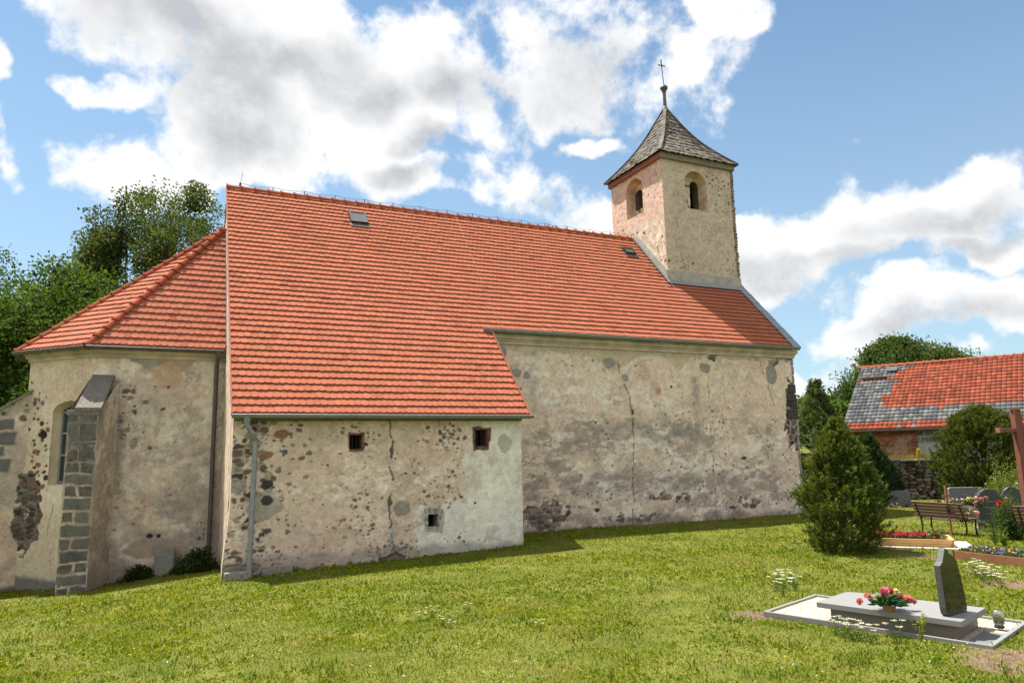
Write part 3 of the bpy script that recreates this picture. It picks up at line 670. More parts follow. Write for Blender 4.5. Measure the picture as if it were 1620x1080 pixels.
# ---- buttress at the chancel corner: ashlar front, rendered flank, sloped stone cap
bL, bR, bB, bC = Vector((-2.38, 19.34, 0)), Vector((-1.76, 19.26, 0)), Vector((-1.42, 20.42, 0)), Vector((-2.10, 20.42, 0))
butt = empty('buttress', (-2.1, 19.3, -.7)); butt.parent = church
zc0, zc1 = 3.36, 4.30
W = Wall('front_face', bL, (bR - bL), (bR - bL).length, -1.3, zc0, .016, 51)
W.c[:] = np.array((.44, .38, .29)); W.wu = .5 * (W.wu + W.eu); W.wz = .5 * (W.wz + W.ez); W.tint(ss(W.z, 1.2, 2.0) * .6, (.22, .20, .17)); W.h += .01 * (W.f(7, 3, 2) - .5); W.tint(ss(W.f(5, 4, 4), .5, .65) * .4, GREYP)
rows = []; z = -.85; i = 0
L_ = W.L
while z < zc0 - .05:
    h = rnd.uniform(.24, .31) ; cuts = [0, L_] if i % 2 else [0, L_ * rnd.uniform(.35, .5), L_]
    if z > 2.0: h = .42; cuts = [0, L_ * .4, L_]
    for a, b in zip(cuts[:-1], cuts[1:]):
        g_ = rnd.uniform(.016, .035) if z < 2 else .012; c_ = rnd.choice([(.085, .08, .078), (.105, .075, .07), (.10, .095, .09), (.14, .125, .11), (.12, .115, .105)])
        d = np.minimum(np.minimum(W.wu - a - g_, b - g_ - W.wu), np.minimum(W.wz - z - g_, z + h - g_ - W.wz)); m_ = ss(d, -.008, .012)
        W.c = mixc(W.c, c_, m_); W.h += m_ * .02
    z += h; i += 1
W.tint(ss(W.f(6, 5, 9, rough=.7), .56, .66) * .45 * ss(W.z, 1.6, 2.4), (.34, .32, .29)); W.c *= (1 + .5 * (W.f(15, 4, 12) - .5))[..., None]
W.tint(ss(-W.wz, .45, .75) * ss(W.f(4, 3, 13), .4, .6) * .8, (.12, .115, .105)); W.tint(ss(W.f(3, 5, 14, rough=.7), .46, .58) * .55, (.15, .14, .125)); W.h += .02 * (W.f(5, 5, 15) - .5)
W.build(butt)
W = Wall('flank', bR, (bB - bR), (bB - bR).length, -1.3, zc1, .025, 53); W.base(); W.tint(np.ones_like(W.u) * .45, (.36, .33, .28)); W.tint(ss(W.f(2, 5, 33, asp=.5, rough=.65), .5, .65) * .5, (.60, .53, .43))
W.tint(ss(W.z, 2.3, 3.2) * ss(.6 - W.u, 0, .4) * .7, (.14, .13, .11)); W.tint(ss(W.f(2.5, 5, 35, rough=.7), .44, .56) * .6, (.24, .22, .19)); W.tint(ss(-W.wz, -.2, .7) * .6, (.22, .20, .17))
W.build(butt, clip=lambda u, z: z < zc0 + (zc1 - zc0) * u / 1.21 + .0)
g = MB()
def zz(p, z): return Vector((p.x, p.y, z))
g.add([zz(bL, -1.3), zz(bC, -1.3), zz(bC, zc1 - .04), zz(bL, zc0)], [(0, 3, 2, 1)]); g.cc = GREYP; g.c = [(.3, .27, .23)] * 4; g.build('rear_flank', M_wall, butt, colattr=True)
g = MB(); g.c = []
o = Vector((0, -.07, 0)); g.cc = (.145, .135, .12)
lo = [zz(bL + Vector((.12, -.06, 0)), zc0 + .0), zz(bR + Vector((.06, -.06, 0)), zc0 + .0)]; hi = [zz(Vector((-2.05, 20.37, 0)), zc1 + .05), zz(Vector((-1.55, 20.37, 0)), zc1 + .05)]
g.hexa([lo[0], lo[1], hi[1] - Vector((0, 0, .12)), hi[0] - Vector((0, 0, .12)), lo[0] + Vector((0, 0, .10)), lo[1] + Vector((0, 0, .10)), hi[1] + Vector((0, 0, .02)), hi[0] + Vector((0, 0, .02))])
g.cc = (.16, .15, .135); g.box((-2.06, 19.38, zc0 - .02), (.70, .22, .12), -.13)
g.build('cap', M_stoneattr, butt, bevel=.02, colattr=True)

# ---- second buttress leaving the frame on the left
butt2 = empty('buttress', (-5.0, 21.0, -.8)); butt2.parent = church
D2 = Vector((-.97, -.24, 0)).normalized(); S2 = Vector((C2.x + .12, C2.y - .05, 0)); E2 = S2 + D2 * 2.4
W = Wall('flank', E2, -D2, 2.4, -1.6, 4.4, .028, 57); W.base(); wm = W.m
W.tint(ss(W.f(1.2, 4, 30), .4, .6) * .5, (.30, .28, .25)); W.tint(ss(-W.wz, -.9, -.2) * .35, (.50, .36, .24)); W.specks(W.ell(35, 640, 30, 40, .4), .18, .6, 21, r=.45)
for (x0, y0, x1, y1) in ((-20, 664, 22, 678), (-20, 682, 27, 702), (-20, 705, 8, 720), (-20, 724, 18, 746)):
    a, b = wm(x0, y1); a2, b2 = wm(x1, y0); d = np.minimum(np.minimum(W.wu - a, a2 - W.wu), np.minimum(W.wz - b, b2 - W.wz)); m_ = ss(d, -.02, .02)
    W.c = mixc(W.c, (.15, .145, .14), m_); W.h += m_ * .012
W.stones(np.clip(W.ell(42, 800, 22, 80, .4) * .7, 0, 1), .15, 2.0, (.24, .19, .15), 10, .8); W.base_damp(-.9, .25, (.12, .115, .11), .95)
t0_, t1_ = onplane(0, 648, S2, W.N), onplane(50, 620, S2, W.N); ut0, ut1 = W.m(0, 648)[0], W.m(50, 620)[0]
ztopf = lambda u: t0_.z + (t1_.z - t0_.z) * np.clip((u - ut0) / (ut1 - ut0), -1.2, 1.2)
W.build(butt2, clip=lambda u, z: z < ztopf(u))
g = MB(); n_ = Vector((0, .7, 0)); pu = [0, .6, 1.25, 1.8, 2.4]
for a, b in zip(pu[:-1], pu[1:]):
    A_ = zz(E2 - D2 * a, float(ztopf(a))); B_ = zz(E2 - D2 * b, float(ztopf(b))); f_ = Vector((.03, -.08, 0))
    g.hexa([A_ + f_, B_ + f_, B_ + n_, A_ + n_, A_ + f_ + Vector((0, 0, .06)), B_ + f_ + Vector((0, 0, .06)), B_ + n_ + Vector((0, 0, .06)), A_ + n_ + Vector((0, 0, .06))])
g.c = [(.22, .21, .19)] * len(g.v); g.build('cap', M_stoneattr, butt2, colattr=True)
g = MB(); g.add([zz(E2, -1.6), zz(E2 + n_, -1.6), zz(E2 + n_, 2.6), zz(E2, 2.6)], [(0, 3, 2, 1)]); g.c = [TAN] * 4; g.build('end_face', M_wall, butt2, colattr=True)

# ---------------------------------------------------------------- roofs: beaver-tail tiles laid in double courses
def tile_field(name, A, U, S, N, nrows, gauge, lim, parent, width=.155, base=(.285, .096, .056), v0=0., jit=1., z=(.024, .050), seed=3, mt=None, over=.034, rise=.019):
    """A eave start, U along the eave, S up the slope, N normal; lim(v)->(u0,u1)"""
    A = np.array(A); U = np.array(U); S = np.array(S); N = np.array(N); rg = np.random.default_rng(seed)
    prof = [(-.5, .030), (-.47, .021), (-.36, .010), (-.18, .002), (0, 0), (.18, .002), (.36, .010), (.47, .021), (.5, .030)]
    VV = []; FF = []; CC = []; base = np.array(base); nb = 0; k = len(prof)
    for r in range(nrows):
        v = v0 + r * gauge
        for layer in (0, 1):
            vb = v + layer * over; hN = z[layer]; u0, u1 = lim(v)
            if u1 - u0 < .03: continue
            off = (.5 * ((r + layer) % 2)) * width
            i0 = int(math.floor((u0 - off) / width)) - 1; i1 = int(math.ceil((u1 - off) / width)) + 1
            uc = off + (np.arange(i0, i1) + .5) * width; uc = uc[(uc + width / 2 > u0 + .01) & (uc - width / 2 < u1 - .01)]
            n = len(uc)
            if not n: continue
            jv = rg.normal(0, .004 * jit, n); jh = rg.normal(0, .002 * jit, n); cl = base * (1 + rg.normal(0, .04, (n, 1))) * (1 + rg.normal(0, .025, (n, 3)))
            dark = rg.random(n) < .03; cl[dark] *= .8
            w = width - .003; pts = []
            ut = lambda t, vv: np.clip(uc + t * w, lim(vv)[0], lim(vv)[1])
            def P(t, dv, h):
                vv = vb + dv; l = lim(vv); uu = np.clip(uc + t * w, l[0], max(l[0], l[1]))
                return A + uu[:, None] * U + (vb + dv + jv)[:, None] * S + (h + jh)[:, None] * N
            L = gauge + .03; top = [(-.5, L), (.5, L)]
            cols = [P(t, d, hN) for t, d in prof] + [P(t, d, hN) for t, d in prof] + [P(t, d, hN - rise) for t, d in prof] + [P(.5, L, .002 + layer * .012), P(-.5, L, .002 + layer * .012)]
            pp = np.stack(cols, 1); m_ = pp.shape[1]
            cv = np.repeat(cl[:, None, :], m_, 1); cv[:, k:3 * k] *= .45; VV.append(pp.reshape(-1, 3)); CC.append(cv.reshape(-1, 3))   # shade on the cut tile edges painted into the vertex colour
            bi = nb + np.arange(n)[:, None] * m_
            for a in range(k - 1): FF.append(np.c_[bi + a + 2 * k, bi + a + 1 + 2 * k, bi + a + 1 + k, bi + a + k])
            # top as quads fanned to the two upper corners
            tl, tr = 3 * k + 1, 3 * k
            h2 = k // 2
            FF.append(np.c_[bi + h2, bi + k - 1, bi + tr, bi + tl])
            for a in range(h2): FF.append(np.c_[bi + a, bi + a + 1, bi + tl, bi + tl])
            for a in range(h2, k - 1): FF.append(np.c_[bi + a, bi + a + 1, bi + k - 1, bi + k - 1]) if a + 1 < k - 1 else None
            nb += n * m_
    V = np.concatenate(VV); Fq = np.concatenate([f for f in FF if f is not None]); C = np.concatenate(CC)
    q = Fq[Fq[:, 2] != Fq[:, 3]]; t = Fq[Fq[:, 2] == Fq[:, 3]][:, :3]
    # degenerate quads become triangles: build from loops of mixed size
    me = bpy.data.meshes.new(name); me.vertices.add(len(V)); me.vertices.foreach_set('co', V.astype(np.float32).ravel())
    me.loops.add(q.size + t.size); me.loops.foreach_set('vertex_index', np.concatenate([q.ravel(), t.ravel()]).astype(np.int32))
    me.polygons.add(len(q) + len(t)); me.polygons.foreach_set('loop_start', np.concatenate([np.arange(len(q)) * 4, q.size + np.arange(len(t)) * 3]).astype(np.int32))
    me.update(calc_edges=True); at = me.color_attributes.new('Col', 'FLOAT_COLOR', 'POINT'); cc = np.ones((len(V), 4), np.float32); cc[:, :3] = np.clip(C, .01, .9); at.data.foreach_set('color', cc.ravel())
    me.materials.append(mt or M_tile); return link(bpy.data.objects.new(name, me), parent)
M_under = simple('roof_underlay', (.25, .08, .045), .9, 0, 8, .2, 0)
def slab(name, pts, N, parent, mt=None, t=.05):
    g = MB(); g.prism([Vector(p) for p in pts], -Vector(N) * t); return g.build(name, mt or M_under, parent)

SA = Vector((0, EN - EA, HN - HA)); LA = SA.length; SA.normalize(); NA = Vector((1, 0, 0)).cross(SA)
SN = Vector((0, YR - EN, HR - HN)); LN = SN.length; SN.normalize(); NN = Vector((1, 0, 0)).cross(SN)
TX0, TY0, TY1, TW = 16.51, 21.0, 24.54, 3.53
# annex roof
xr = XAr + .12
ar = slab('annex_roof', [(XL - .03, EA, HA), (xr, EA, HA), (xr, EN, HN), (XL - .03, EN, HN)], NA, church)
na_rows = 15; ga = LA / na_rows
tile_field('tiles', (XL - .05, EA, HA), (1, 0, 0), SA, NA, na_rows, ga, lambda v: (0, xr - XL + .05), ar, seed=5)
# nave roof (front slope)
Vt = (TY0 - EN) / (YR - EN) * LN
nr = slab('nave_roof', [(XL - .03, EN, HN), (XR + .05, EN, HN), (XR + .05, TY0 + .1, HN + (TY0 + .1 - EN) / (YR - EN) * (HR - HN)), (XL - .03, YR, HR)], NN, church)
gs_ = MB(); gs_.prism([(XL - .03, EN, HN - .02), (TX0 + .02, EN, HN - .02), (TX0 + .02, YR, HR - .02), (XL - .03, YR, HR - .02)], -NN * .05)
YE2 = 2 * YR - EN
gs_.prism([(XL - .03, YE2, HN - .02), (XL - .03, YR, HR - .02), (TX0 + .02, YR, HR - .02), (TX0 + .02, YE2, HN - .02)], -Vector((0, -NN.y, NN.z)) * .05)
gs_.prism([(TX0, YE2, HN - .02), (TX0, TY1 - .1, HN + (YE2 - TY1 + .1) / (YR - EN) * (HR - HN)), (XR + .05, TY1 - .1, HN + (YE2 - TY1 + .1) / (YR - EN) * (HR - HN)), (XR + .05, YE2, HN - .02)], -Vector((0, -NN.y, NN.z)) * .05)
gs_.build('roof_deck', M_under, nr)
nn_rows = 29; gn = LN / nn_rows
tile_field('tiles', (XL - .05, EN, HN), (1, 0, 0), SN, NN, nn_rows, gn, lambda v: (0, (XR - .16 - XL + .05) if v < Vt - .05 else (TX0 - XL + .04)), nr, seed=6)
# ridge caps
def caps(A_, B_, r, step, name, parent, bc=(.27, .070, .036), r2=None):
    A_ = Vector(A_); B_ = Vector(B_); d = (B_ - A_); n = max(2, int(d.length / step)); d.normalize(); g = MB(); s_ = (B_ - A_).length / n
    for i in range(n):
        g.cc = tuple(x * rnd.uniform(.88, 1.12) for x in bc); p = A_ + d * s_ * i; e = p + d * (s_ + .06)
        g.tube([p, p + d * .05, p + d * .055, e], [r * 1.28, r * 1.26, r * 1.04, r * .82], 10)
    return g.build(name, M_tile, parent, colattr=True, smooth=False)
caps((XL - .06, YR, HR - .03), (TX0 + .05, YR, HR - .02), .115, .40, 'ridge_caps', nr)
# verge strips
g = MB(); ex = .02
g.prism([(XL - .075, EN, HN - .02), (XL - .045, EN, HN - .02), (XL - .045, YR, HR - .02), (XL - .075, YR, HR - .02)], NN * .06)
g.build('verge_board', M_under, nr)
g = MB(); g.prism([(XL - .075, EA, HA - .02), (XL - .045, EA, HA - .02), (XL - .045, EN, HN - .02), (XL - .075, EN, HN - .02)], NA * .06); g.build('verge_board', M_under, ar)
g = MB(); g.prism([(xr, EA, HA - .05), (xr + .02, EA, HA - .05), (xr + .02, EN, HN - .02), (xr, EN, HN - .02)], NA * .10); g.build('verge_board', M_tile if 0 else M_under, ar)
# wide sheet metal strip along the right verge, in lapped lengths
g = MB(); n = 8; ztb = (TY0 + .35 - EN) / (YR - EN) * LN
for i in range(n):
    a = -.06 + (ztb + .06) * i / n; b = -.06 + (ztb + .06) * (i + 1) / n + .03; o = Vector((0, EN, HN)); lift = NN * (.075 + .008 * (i % 2))
    P = lambda x, v: Vector((x, 0, 0)) + o + SN * v + lift
    g.prism([P(XR - .20, a), P(XR + .16, a), P(XR + .16, b), P(XR - .20, b)], -NN * .03)
    g.prism([P(XR + .13, a), P(XR + .16, a), P(XR + .16, b), P(XR + .13, b)], -NN * .16)
    g.prism([P(XR - .20, b - .04), P(XR + .165, b - .04), P(XR + .165, b - .02), P(XR - .20, b - .02)], NN * .012)
g.build('verge_flashing', M_lead, nr)
# gutters
def gutter(name, A_, B_, r, mt, parent, brackets=.8):
    A_ = Vector(A_); B_ = Vector(B_); d = (B_ - A_).normalized(); out_ = d.cross(Vector((0, 0, 1))).normalized(); g = MB(); n = 8; prof = []
    for k in range(n + 1): t = math.pi * k / n; prof.append((-math.cos(t) * r, -math.sin(t) * r))
    prof += [(math.cos(math.pi * k / n) * (r - .012), -math.sin(math.pi * k / n) * (r - .012)) for k in range(n + 1)]
    vs = []
    for p in (A_, B_):
        for a, b in prof: vs.append(p + out_ * a + Vector((0, 0, b)))
    m_ = len(prof); g.add(vs, [(i, (i + 1) % m_, m_ + (i + 1) % m_, m_ + i) for i in range(m_)] + [tuple(range(m_)), tuple(range(2 * m_ - 1, m_ - 1, -1))])
    g.tube([A_ + out_ * r, B_ + out_ * r], .014, 6)
    for e in (A_, B_): g.prism([e + out_ * a + Vector((0, 0, b)) for a, b in prof[:n + 1]], d * .004)
    L = (B_ - A_).length; k = int(L / brackets)
    for i in range(k):
        c_ = A_ + d * (L * (i + .5) / k); g.tube([c_ + out_ * (-math.cos(t_) * (r + .006)) + Vector((0, 0, -math.sin(t_) * (r + .006))) for t_ in [math.pi * j / 6 for j in range(7)]], .009, 4)
    return g.build(name, mt, parent)
gutter('gutter', (XL - .06, EA - .07, HA - .005), (xr + .06, EA - .07, HA - .01), .075, M_zinc, ar, .7)
gutter('gutter', (XAr - .12, EN - .07, HN - .0), (XR + .02, EN - .07, HN - .01), .085, M_zinc, nr, .8)
def downpipe(pts, r, mt, parent, collars, name='downpipe'):
    g = MB(); g.tube(pts, r, 12)
    for c_, d in collars: c_ = Vector(c_); g.tube([c_, c_ + Vector((0, 0, .04))], r + .012, 12)
    return g.build(name, mt, parent, smooth=False)
gx = 1.30
dp = downpipe([(gx - .02, EA - .06, 3.08), (gx - .02, EA - .06, 2.92), (gx, EA - .05, 2.86), (gx + .12, EA - .0, 2.70), (gx + .17, YA - .17, 2.56), (gx + .17, YA - .17, 2.2), (gx + .13, YA - .20, -.34)], .055, M_zinc, church, [((gx + .165, YA - .17, 2.12), 0), ((gx + .145, YA - .185, .42), 0)])
dp['label'] = 'light grey zinc downpipe with a swan neck on the low annex'
g = MB(); g.tube([(gx - .02, EA - .06, 3.09), (gx - .02, EA - .06, 2.92)], [.09, .055], 12); g.build('outlet_funnel', M_zinc, dp)
p0 = Vector((XAr + .12, EN - .07, HN - .06))
dp = downpipe([p0, p0 + Vector((0, 0, -.12)), p0 + Vector((-.02, .03, -.24)), p0 + Vector((-.12, .05, -.38)), p0 + Vector((-.26, -.02, -.50))], .05, M_zinc, church, [])
dp['label'] = 'short bent outlet pipe emptying onto the annex roof'
g = MB(); g.tube([p0 + Vector((0, 0, .02)), p0 + Vector((0, 0, -.12))], [.10, .052], 12); g.build('outlet_funnel', M_zinc, dp)

# chancel roof
AP = Vector((XL - .12, YR, 9.20)); ec = 1.09
def ev(P, n_, o=.27): q = P + n_ * o; return Vector((q.x, q.y, HC + .06))
E0, E1, E2_, E3, E4, E5 = ev(Vector((XL, YC, 0)), Vector((0, -1, 0))), ev(C1, nrm[1]), ev(C2, nrm[2]), ev(C3, Vector((-.924, .383, 0)) * 1.082), ev(C4, Vector((-.383, .924, 0)) * 1.082), ev(C5, Vector((0, 1, 0)))
crf = empty('chancel_roof', (-1, YR, 6)); crf.parent = church
g = MB(); g.add([E0, E1, E2_, E3, E4, E5, AP, AP + Vector((.12, 0, 0))], [(0, 7, 6, 1), (1, 6, 2), (2, 6, 3), (3, 6, 4), (4, 6, 7, 5)]); g.build('roof_deck', M_under, crf)
CT = (.30, .105, .066)
def facet(a, b, top, seed, right=None):
    U = (b - a).normalized(); w = (b - a).length; n_ = U.cross(top - a).normalized()
    if n_.z < 0: n_ = -n_
    S = n_.cross(U).normalized(); 
    if S.z < 0: S = -S
    ta = (top - a).dot(U); Lv = (top - a).dot(S)
    if right: lim = lambda v: (ta * min(v / Lv, 1), w)
    else: lim = lambda v: (ta * min(v / Lv, 1), w + (ta - w) * min(v / Lv, 1))
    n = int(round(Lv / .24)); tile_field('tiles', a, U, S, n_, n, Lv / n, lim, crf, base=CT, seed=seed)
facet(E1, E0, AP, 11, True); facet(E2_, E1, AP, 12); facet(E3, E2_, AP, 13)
for a in (E1, E2_): caps(a + (AP - a).normalized() * -.05 + Vector((0, 0, .0)), AP + Vector((0, 0, .05)), .095, .34, 'hip_caps', crf, (.24, .066, .038))
caps(AP + Vector((-.1, 0, .05)), AP + Vector((.14, 0, .05)), .10, .3, 'ridge_caps', crf, (.24, .066, .038))
gd = Vector((0, 0, -.03))
def outw(n_, d=.07): return Vector((n_.x, n_.y, 0)) * d
gutter('gutter', E1 + outw(nrm[1]) + gd, E0 + Vector((-.06, -.07, 0)) + gd, .075, M_zincd, crf)
gutter('gutter', E2_ + outw(nrm[2]) + gd, E1 + outw(nrm[1]) + gd, .075, M_zincd, crf)
gutter('gutter', E3 + Vector((-.07, .03, 0)) + gd, E2_ + outw(nrm[2]) + gd, .075, M_zincd, crf)
dp = downpipe([(XL - .20, YC - .33, 5.0), (XL - .20, YC - .33, 4.9), (XL - .20, YC - .30, 4.82), (XL - .22, YC - .13, 4.62), (XL - .22, YC - .12, 4.4), (XL - .22, YC - .12, -.7)], .055, M_zincd, church, [((XL - .21, YC - .12, 3.), 0), ((XL - .2, YC - .12, .6), 0)])
dp['label'] = 'dark brown downpipe in the corner between chancel and nave'
g = MB(); g.tube([(XL - .20, YC - .33, 5.02), (XL - .20, YC - .33, 4.88)], [.10, .06], 12); g.build('outlet_funnel', M_zincd, dp)
g = MB(); g.bar((XL - .012, YC - .25, HC + .1), (XL - .012, YR - .1, 9.1), .02, .30, (0, -.66, .75)); g.build('wall_flashing', M_zincd, crf)

# roof windows
def roofwin(px, py, w, h, label):
    p = onplane(px, py, (0, EN, HN), NN); g = MB(); c_ = p + NN * .10
    Mx = Matrix((Vector((1, 0, 0)), SN, NN)).transposed()
    def bx(g, cu, cv, cn, du, dv, dn):
        P = []
        for k in (-.5, .5):
            for i, j in ((-.5, -.5), (.5, -.5), (.5, .5), (-.5, .5)): P.append(p + Mx @ Vector((cu + i * du, cv + j * dv, cn + k * dn)))
        g.hexa(P)
    for s_ in (-1, 1): bx(g, s_ * w / 2, 0, .09, .06, h + .06, .09); bx(g, 0, s_ * h / 2, .09, w - .062, .06, .088)
    o_ = g.build('roof_window', M_iron, church); o_['label'] = label
    g = MB(); bx(g, 0, 0, .105, w - .06, h - .06, .02); g.build('pane', M_glass if w > .4 else M_zincd, o_)
    g = MB(); bx(g, 0, -h / 2 - .13, .062, w + .12, .20, .012); g.build('apron', M_lead if w < .4 else M_zincd, o_)
roofwin(566, 348, .50, .62, 'dark framed roof window near the left end of the ridge')
roofwin(994, 400, .42, .34, 'small closed roof hatch beside the bell tower')
# ridge wire and roof conductors
g = MB()
for i in range(17):
    x = XL + .35 + i * 1.0; g.tube([(x, YR, HR + .02), (x, YR, HR + .20)], .012 if i else .03, 6)
    if i < 16: g.tube([(x + t * 1.0, YR, HR + .20 - .05 * (1 - (2 * t - 1) ** 2)) for t in (0, .25, .5, .75, 1)], .007, 4)
g.tube([(XL + .35, YR, HR + .18), (XL + .42, YR, HR + .55)], .006, 4)
g.build('lightning_wire', M_iron, nr)
g = MB()
for (x0, x1) in ((8.66, 8.3), (17.0, 16.3)):
    pts = []; g = MB()
    for t in np.linspace(0, 1, 12): pts.append(Vector((x0 + (x1 - x0) * t, EN, HN)) + SN * (LN * (1 - t) + .05) + NN * .10) if x0 < 12 else pts.append(Vector((TX0 - .12 + .0 * t, EN, HN)) + SN * (LN * .93 * (1 - t) + .05) + NN * .10)
    g.tube(pts, .0035, 4); g.build('conductor_wire', M_zincd, nr)

# ---------------------------------------------------------------- bell tower
TZ = 13.56
tower = empty('bell_tower', (TX0 + TW / 2, TY0 + TW / 2, 7.8)); tower.parent = church; tower['label'] = 'square stone bell tower with a shingled pointed roof'
W = Wall('front_wall', (TX0, TY0, 0), (1, 0, 0), TW, 7.8, TZ, .026, 61)
W.base(); wm = W.m
W.tint(np.ones_like(W.u) * .7, (.43, .345, .28)); W.tint(ss(W.f(1.5, 4, 30), .42, .6) * .4, (.34, .28, .215)); W.tint(ss(W.f(9, 4, 31, rough=.7), .52, .60) * .45, (.52, .45, .35)); W.tint(ss(W.f(10, 4, 32, rough=.7), .55, .64) * .45, (.22, .19, .155))
W.h += .012 * (W.f(12, 3, 34) - .5)
W.tint(ss(-W.u, -.55, -.10) * .35, (.50, .43, .33))
W.specks(ss(W.u, 2.4, 3.5) * .8 + .03, .10, .18, 20, cols=[(.19, .10, .07), (.10, .085, .07), (.15, .12, .10)], r=.42)
W.specks(W.ell(1130, 290, 22, 40, .5), .11, .4, 21, cols=[(.21, .11, .08), (.13, .10, .08)]); W.specks(W.ell(1075, 418, 24, 7, .3), .14, .8, 22)
na = wm(1085.5, 331); nb_ = wm(1120, 331); nt_ = wm(1102, 271.5)
a0, a1, z0, zt = na[0], nb_[0], na[1], nt_[1]; zs = zt - (a1 - a0) / 2
W.tint((arch(W.u, W.z, a0 - .10, a1 + .10, z0 - .12, zs, zt + .1)).astype(float) * .35, (.50, .42, .31))
W.holes.append(lambda u, z, q=(a0, a1, z0, zs, zt): arch(u, z, *q, .012)); W.build(tower)
fN = Vector((0, -1, 0)); FO = Vector((TX0, TY0, 0))
M_reveal = simple('shadowed_reveal_stone', (.13, .10, .075), .95, 0, 4, .3, .8, 30, .1)  # shade of the deep lancets put into the stone colour
M_nich2 = simple('belfry_niche_plaster', (.44, .33, .235), .95, 0, 4, .3, .8, 30, .1, c2=(.20, .13, .09))
wF = niche(tower, 'belfry_window', FO, (1, 0, 0), fN, (a0, a1, z0, zs, zt), (a0 + .10, a1 - .12, z0 + .10, zs - .02, zt - .10), .38, M_nich2)
wF['label'] = 'arched belfry opening on the right face with a narrow lancet light'
W = Wall('back_wall', FO - fN * .378 + Vector((a0, 0, 0)), (1, 0, 0), a1 - a0, z0, zt, .02, 63); W.base(); W.tint(np.ones_like(W.u) * .5, (.46, .36, .26)); W.stones(np.ones_like(W.u) * .42, .2, 1.2, (.40, .32, .24), 10)
li = W.m(1093, 330); l2 = W.m(1106, 330); lt_ = W.m(1099, 288); lo_ = (li[0], l2[0], max(li[1], z0 + .08), lt_[1] - .16, lt_[1]); W.holes.append(lambda u, z: arch(u, z, *lo_, .0)); W.build(wF)
r_ = niche(wF, 'reveal', FO - fN * .37 + Vector((a0, 0, 0)), (1, 0, 0), fN, (lo_[0] - .005, lo_[1] + .005, lo_[2] - .005, lo_[3], lo_[4] + .005), (lo_[0] - .02, lo_[1] + .02, lo_[2], lo_[3], lo_[4]), .4, M_reveal)
# left wall
W = Wall('side_wall', (TX0, TY1, 0), (0, -1, 0), TY1 - TY0, 7.8, TZ, .026, 67)
W.base(); wm = W.m
W.tint(np.ones_like(W.u) * .65, (.52, .33, .27)); W.tint(ss(W.f(1.3, 4, 30), .45, .6) * .45, (.46, .37, .29))
W.tint(ss(-W.wz, -11.4, -10.9) * .7, (.46, .39, .30)); W.tint(ss(W.f(5, 5, 33, rough=.7), .55, .65) * ss(-W.wz, -11.4, -10.9) * .6, LIME)
W.tint(ss(W.f(8, 4, 31), .55, .63) * .4, (.36, .22, .17)); W.specks(np.ones_like(W.u), .16, .08, 20, cols=[(.25, .13, .09), (.14, .10, .08)])
W.crack([(1040, 390), (1047, 420), (1052, 440)], .01)
na = wm(992, 349); nb_ = wm(1018.5, 333); nt_ = wm(1005, 281)
a0, a1, z0, zt = na[0], nb_[0], min(na[1], nb_[1]), nt_[1]; zs = zt - (a1 - a0) / 2
SO = Vector((TX0, TY1, 0)); SU = Vector((0, -1, 0)); sN = Vector((-1, 0, 0))
W.holes.append(lambda u, z, q=(a0, a1, z0, zs, zt): arch(u, z, *q, .012)); W.build(tower)
wL = niche(tower, 'belfry_window', SO, SU, sN, (a0, a1, z0, zs, zt), (a0 + .10, a1 - .10, z0 + .12, zs - .02, zt - .10), .38, M_nich2)
wL['label'] = 'arched belfry opening on the pinkish left face'
W = Wall('back_wall', SO - sN * .378 + SU * a0, SU, a1 - a0, z0, zt, .02, 69); W.base(); W.tint(np.ones_like(W.u) * .5, (.42, .30, .21)); W.stones(np.ones_like(W.u) * .42, .2, 1.2, (.36, .27, .2), 10)
li = W.m(1006, 334); l2 = W.m(1017, 328); lt_ = W.m(1012, 300); lo2 = (li[0], l2[0], max(li[1], z0 + .08), lt_[1] - .16, lt_[1]); W.holes.append(lambda u, z: arch(u, z, *lo2, .0)); W.build(wL)
niche(wL, 'reveal', SO - sN * .37 + SU * a0, SU, sN, (lo2[0] - .005, lo2[1] + .005, lo2[2] - .005, lo2[3], lo2[4] + .005), (lo2[0], lo2[1], lo2[2], lo2[3], lo2[4]), .4, M_reveal)
# other two faces with an opening at the back, so that sky shows through the front lancet
g = MB(); x0, x1 = TX0, TX0 + TW
g.add([(x1, TY0, 7.8), (x1, TY1, 7.8), (x1, TY1, TZ), (x1, TY0, TZ)], [(0, 1, 2, 3)])
tgt = onY(1097, 325, TY1); bx0, bx1, bz0, bz1 = tgt.x - .35, tgt.x + .35, tgt.z - .55, tgt.z + .12
g.add([(x0, TY1, 7.8), (bx0, TY1, 7.8), (bx0, TY1, TZ), (x0, TY1, TZ)], [(3, 2, 1, 0)]); g.add([(bx1, TY1, 7.8), (x1, TY1, 7.8), (x1, TY1, TZ), (bx1, TY1, TZ)], [(3, 2, 1, 0)])
g.add([(bx0, TY1, 7.8), (bx1, TY1, 7.8), (bx1, TY1, bz0), (bx0, TY1, bz0)], [(3, 2, 1, 0)]); g.add([(bx0, TY1, bz1), (bx1, TY1, bz1), (bx1, TY1, TZ), (bx0, TY1, TZ)], [(3, 2, 1, 0)])
g.c = [TAN] * len(g.v); g.build('rear_wall', M_wall, tower, colattr=True)
g = MB(); e = .06  # black panels added to darken the inside seen through the lancets
g.add([(x1 - e, TY0, 7.8), (x1 - e, TY1, 7.8), (x1 - e, TY1, TZ), (x1 - e, TY0, TZ)], [(0, 1, 2, 3)])
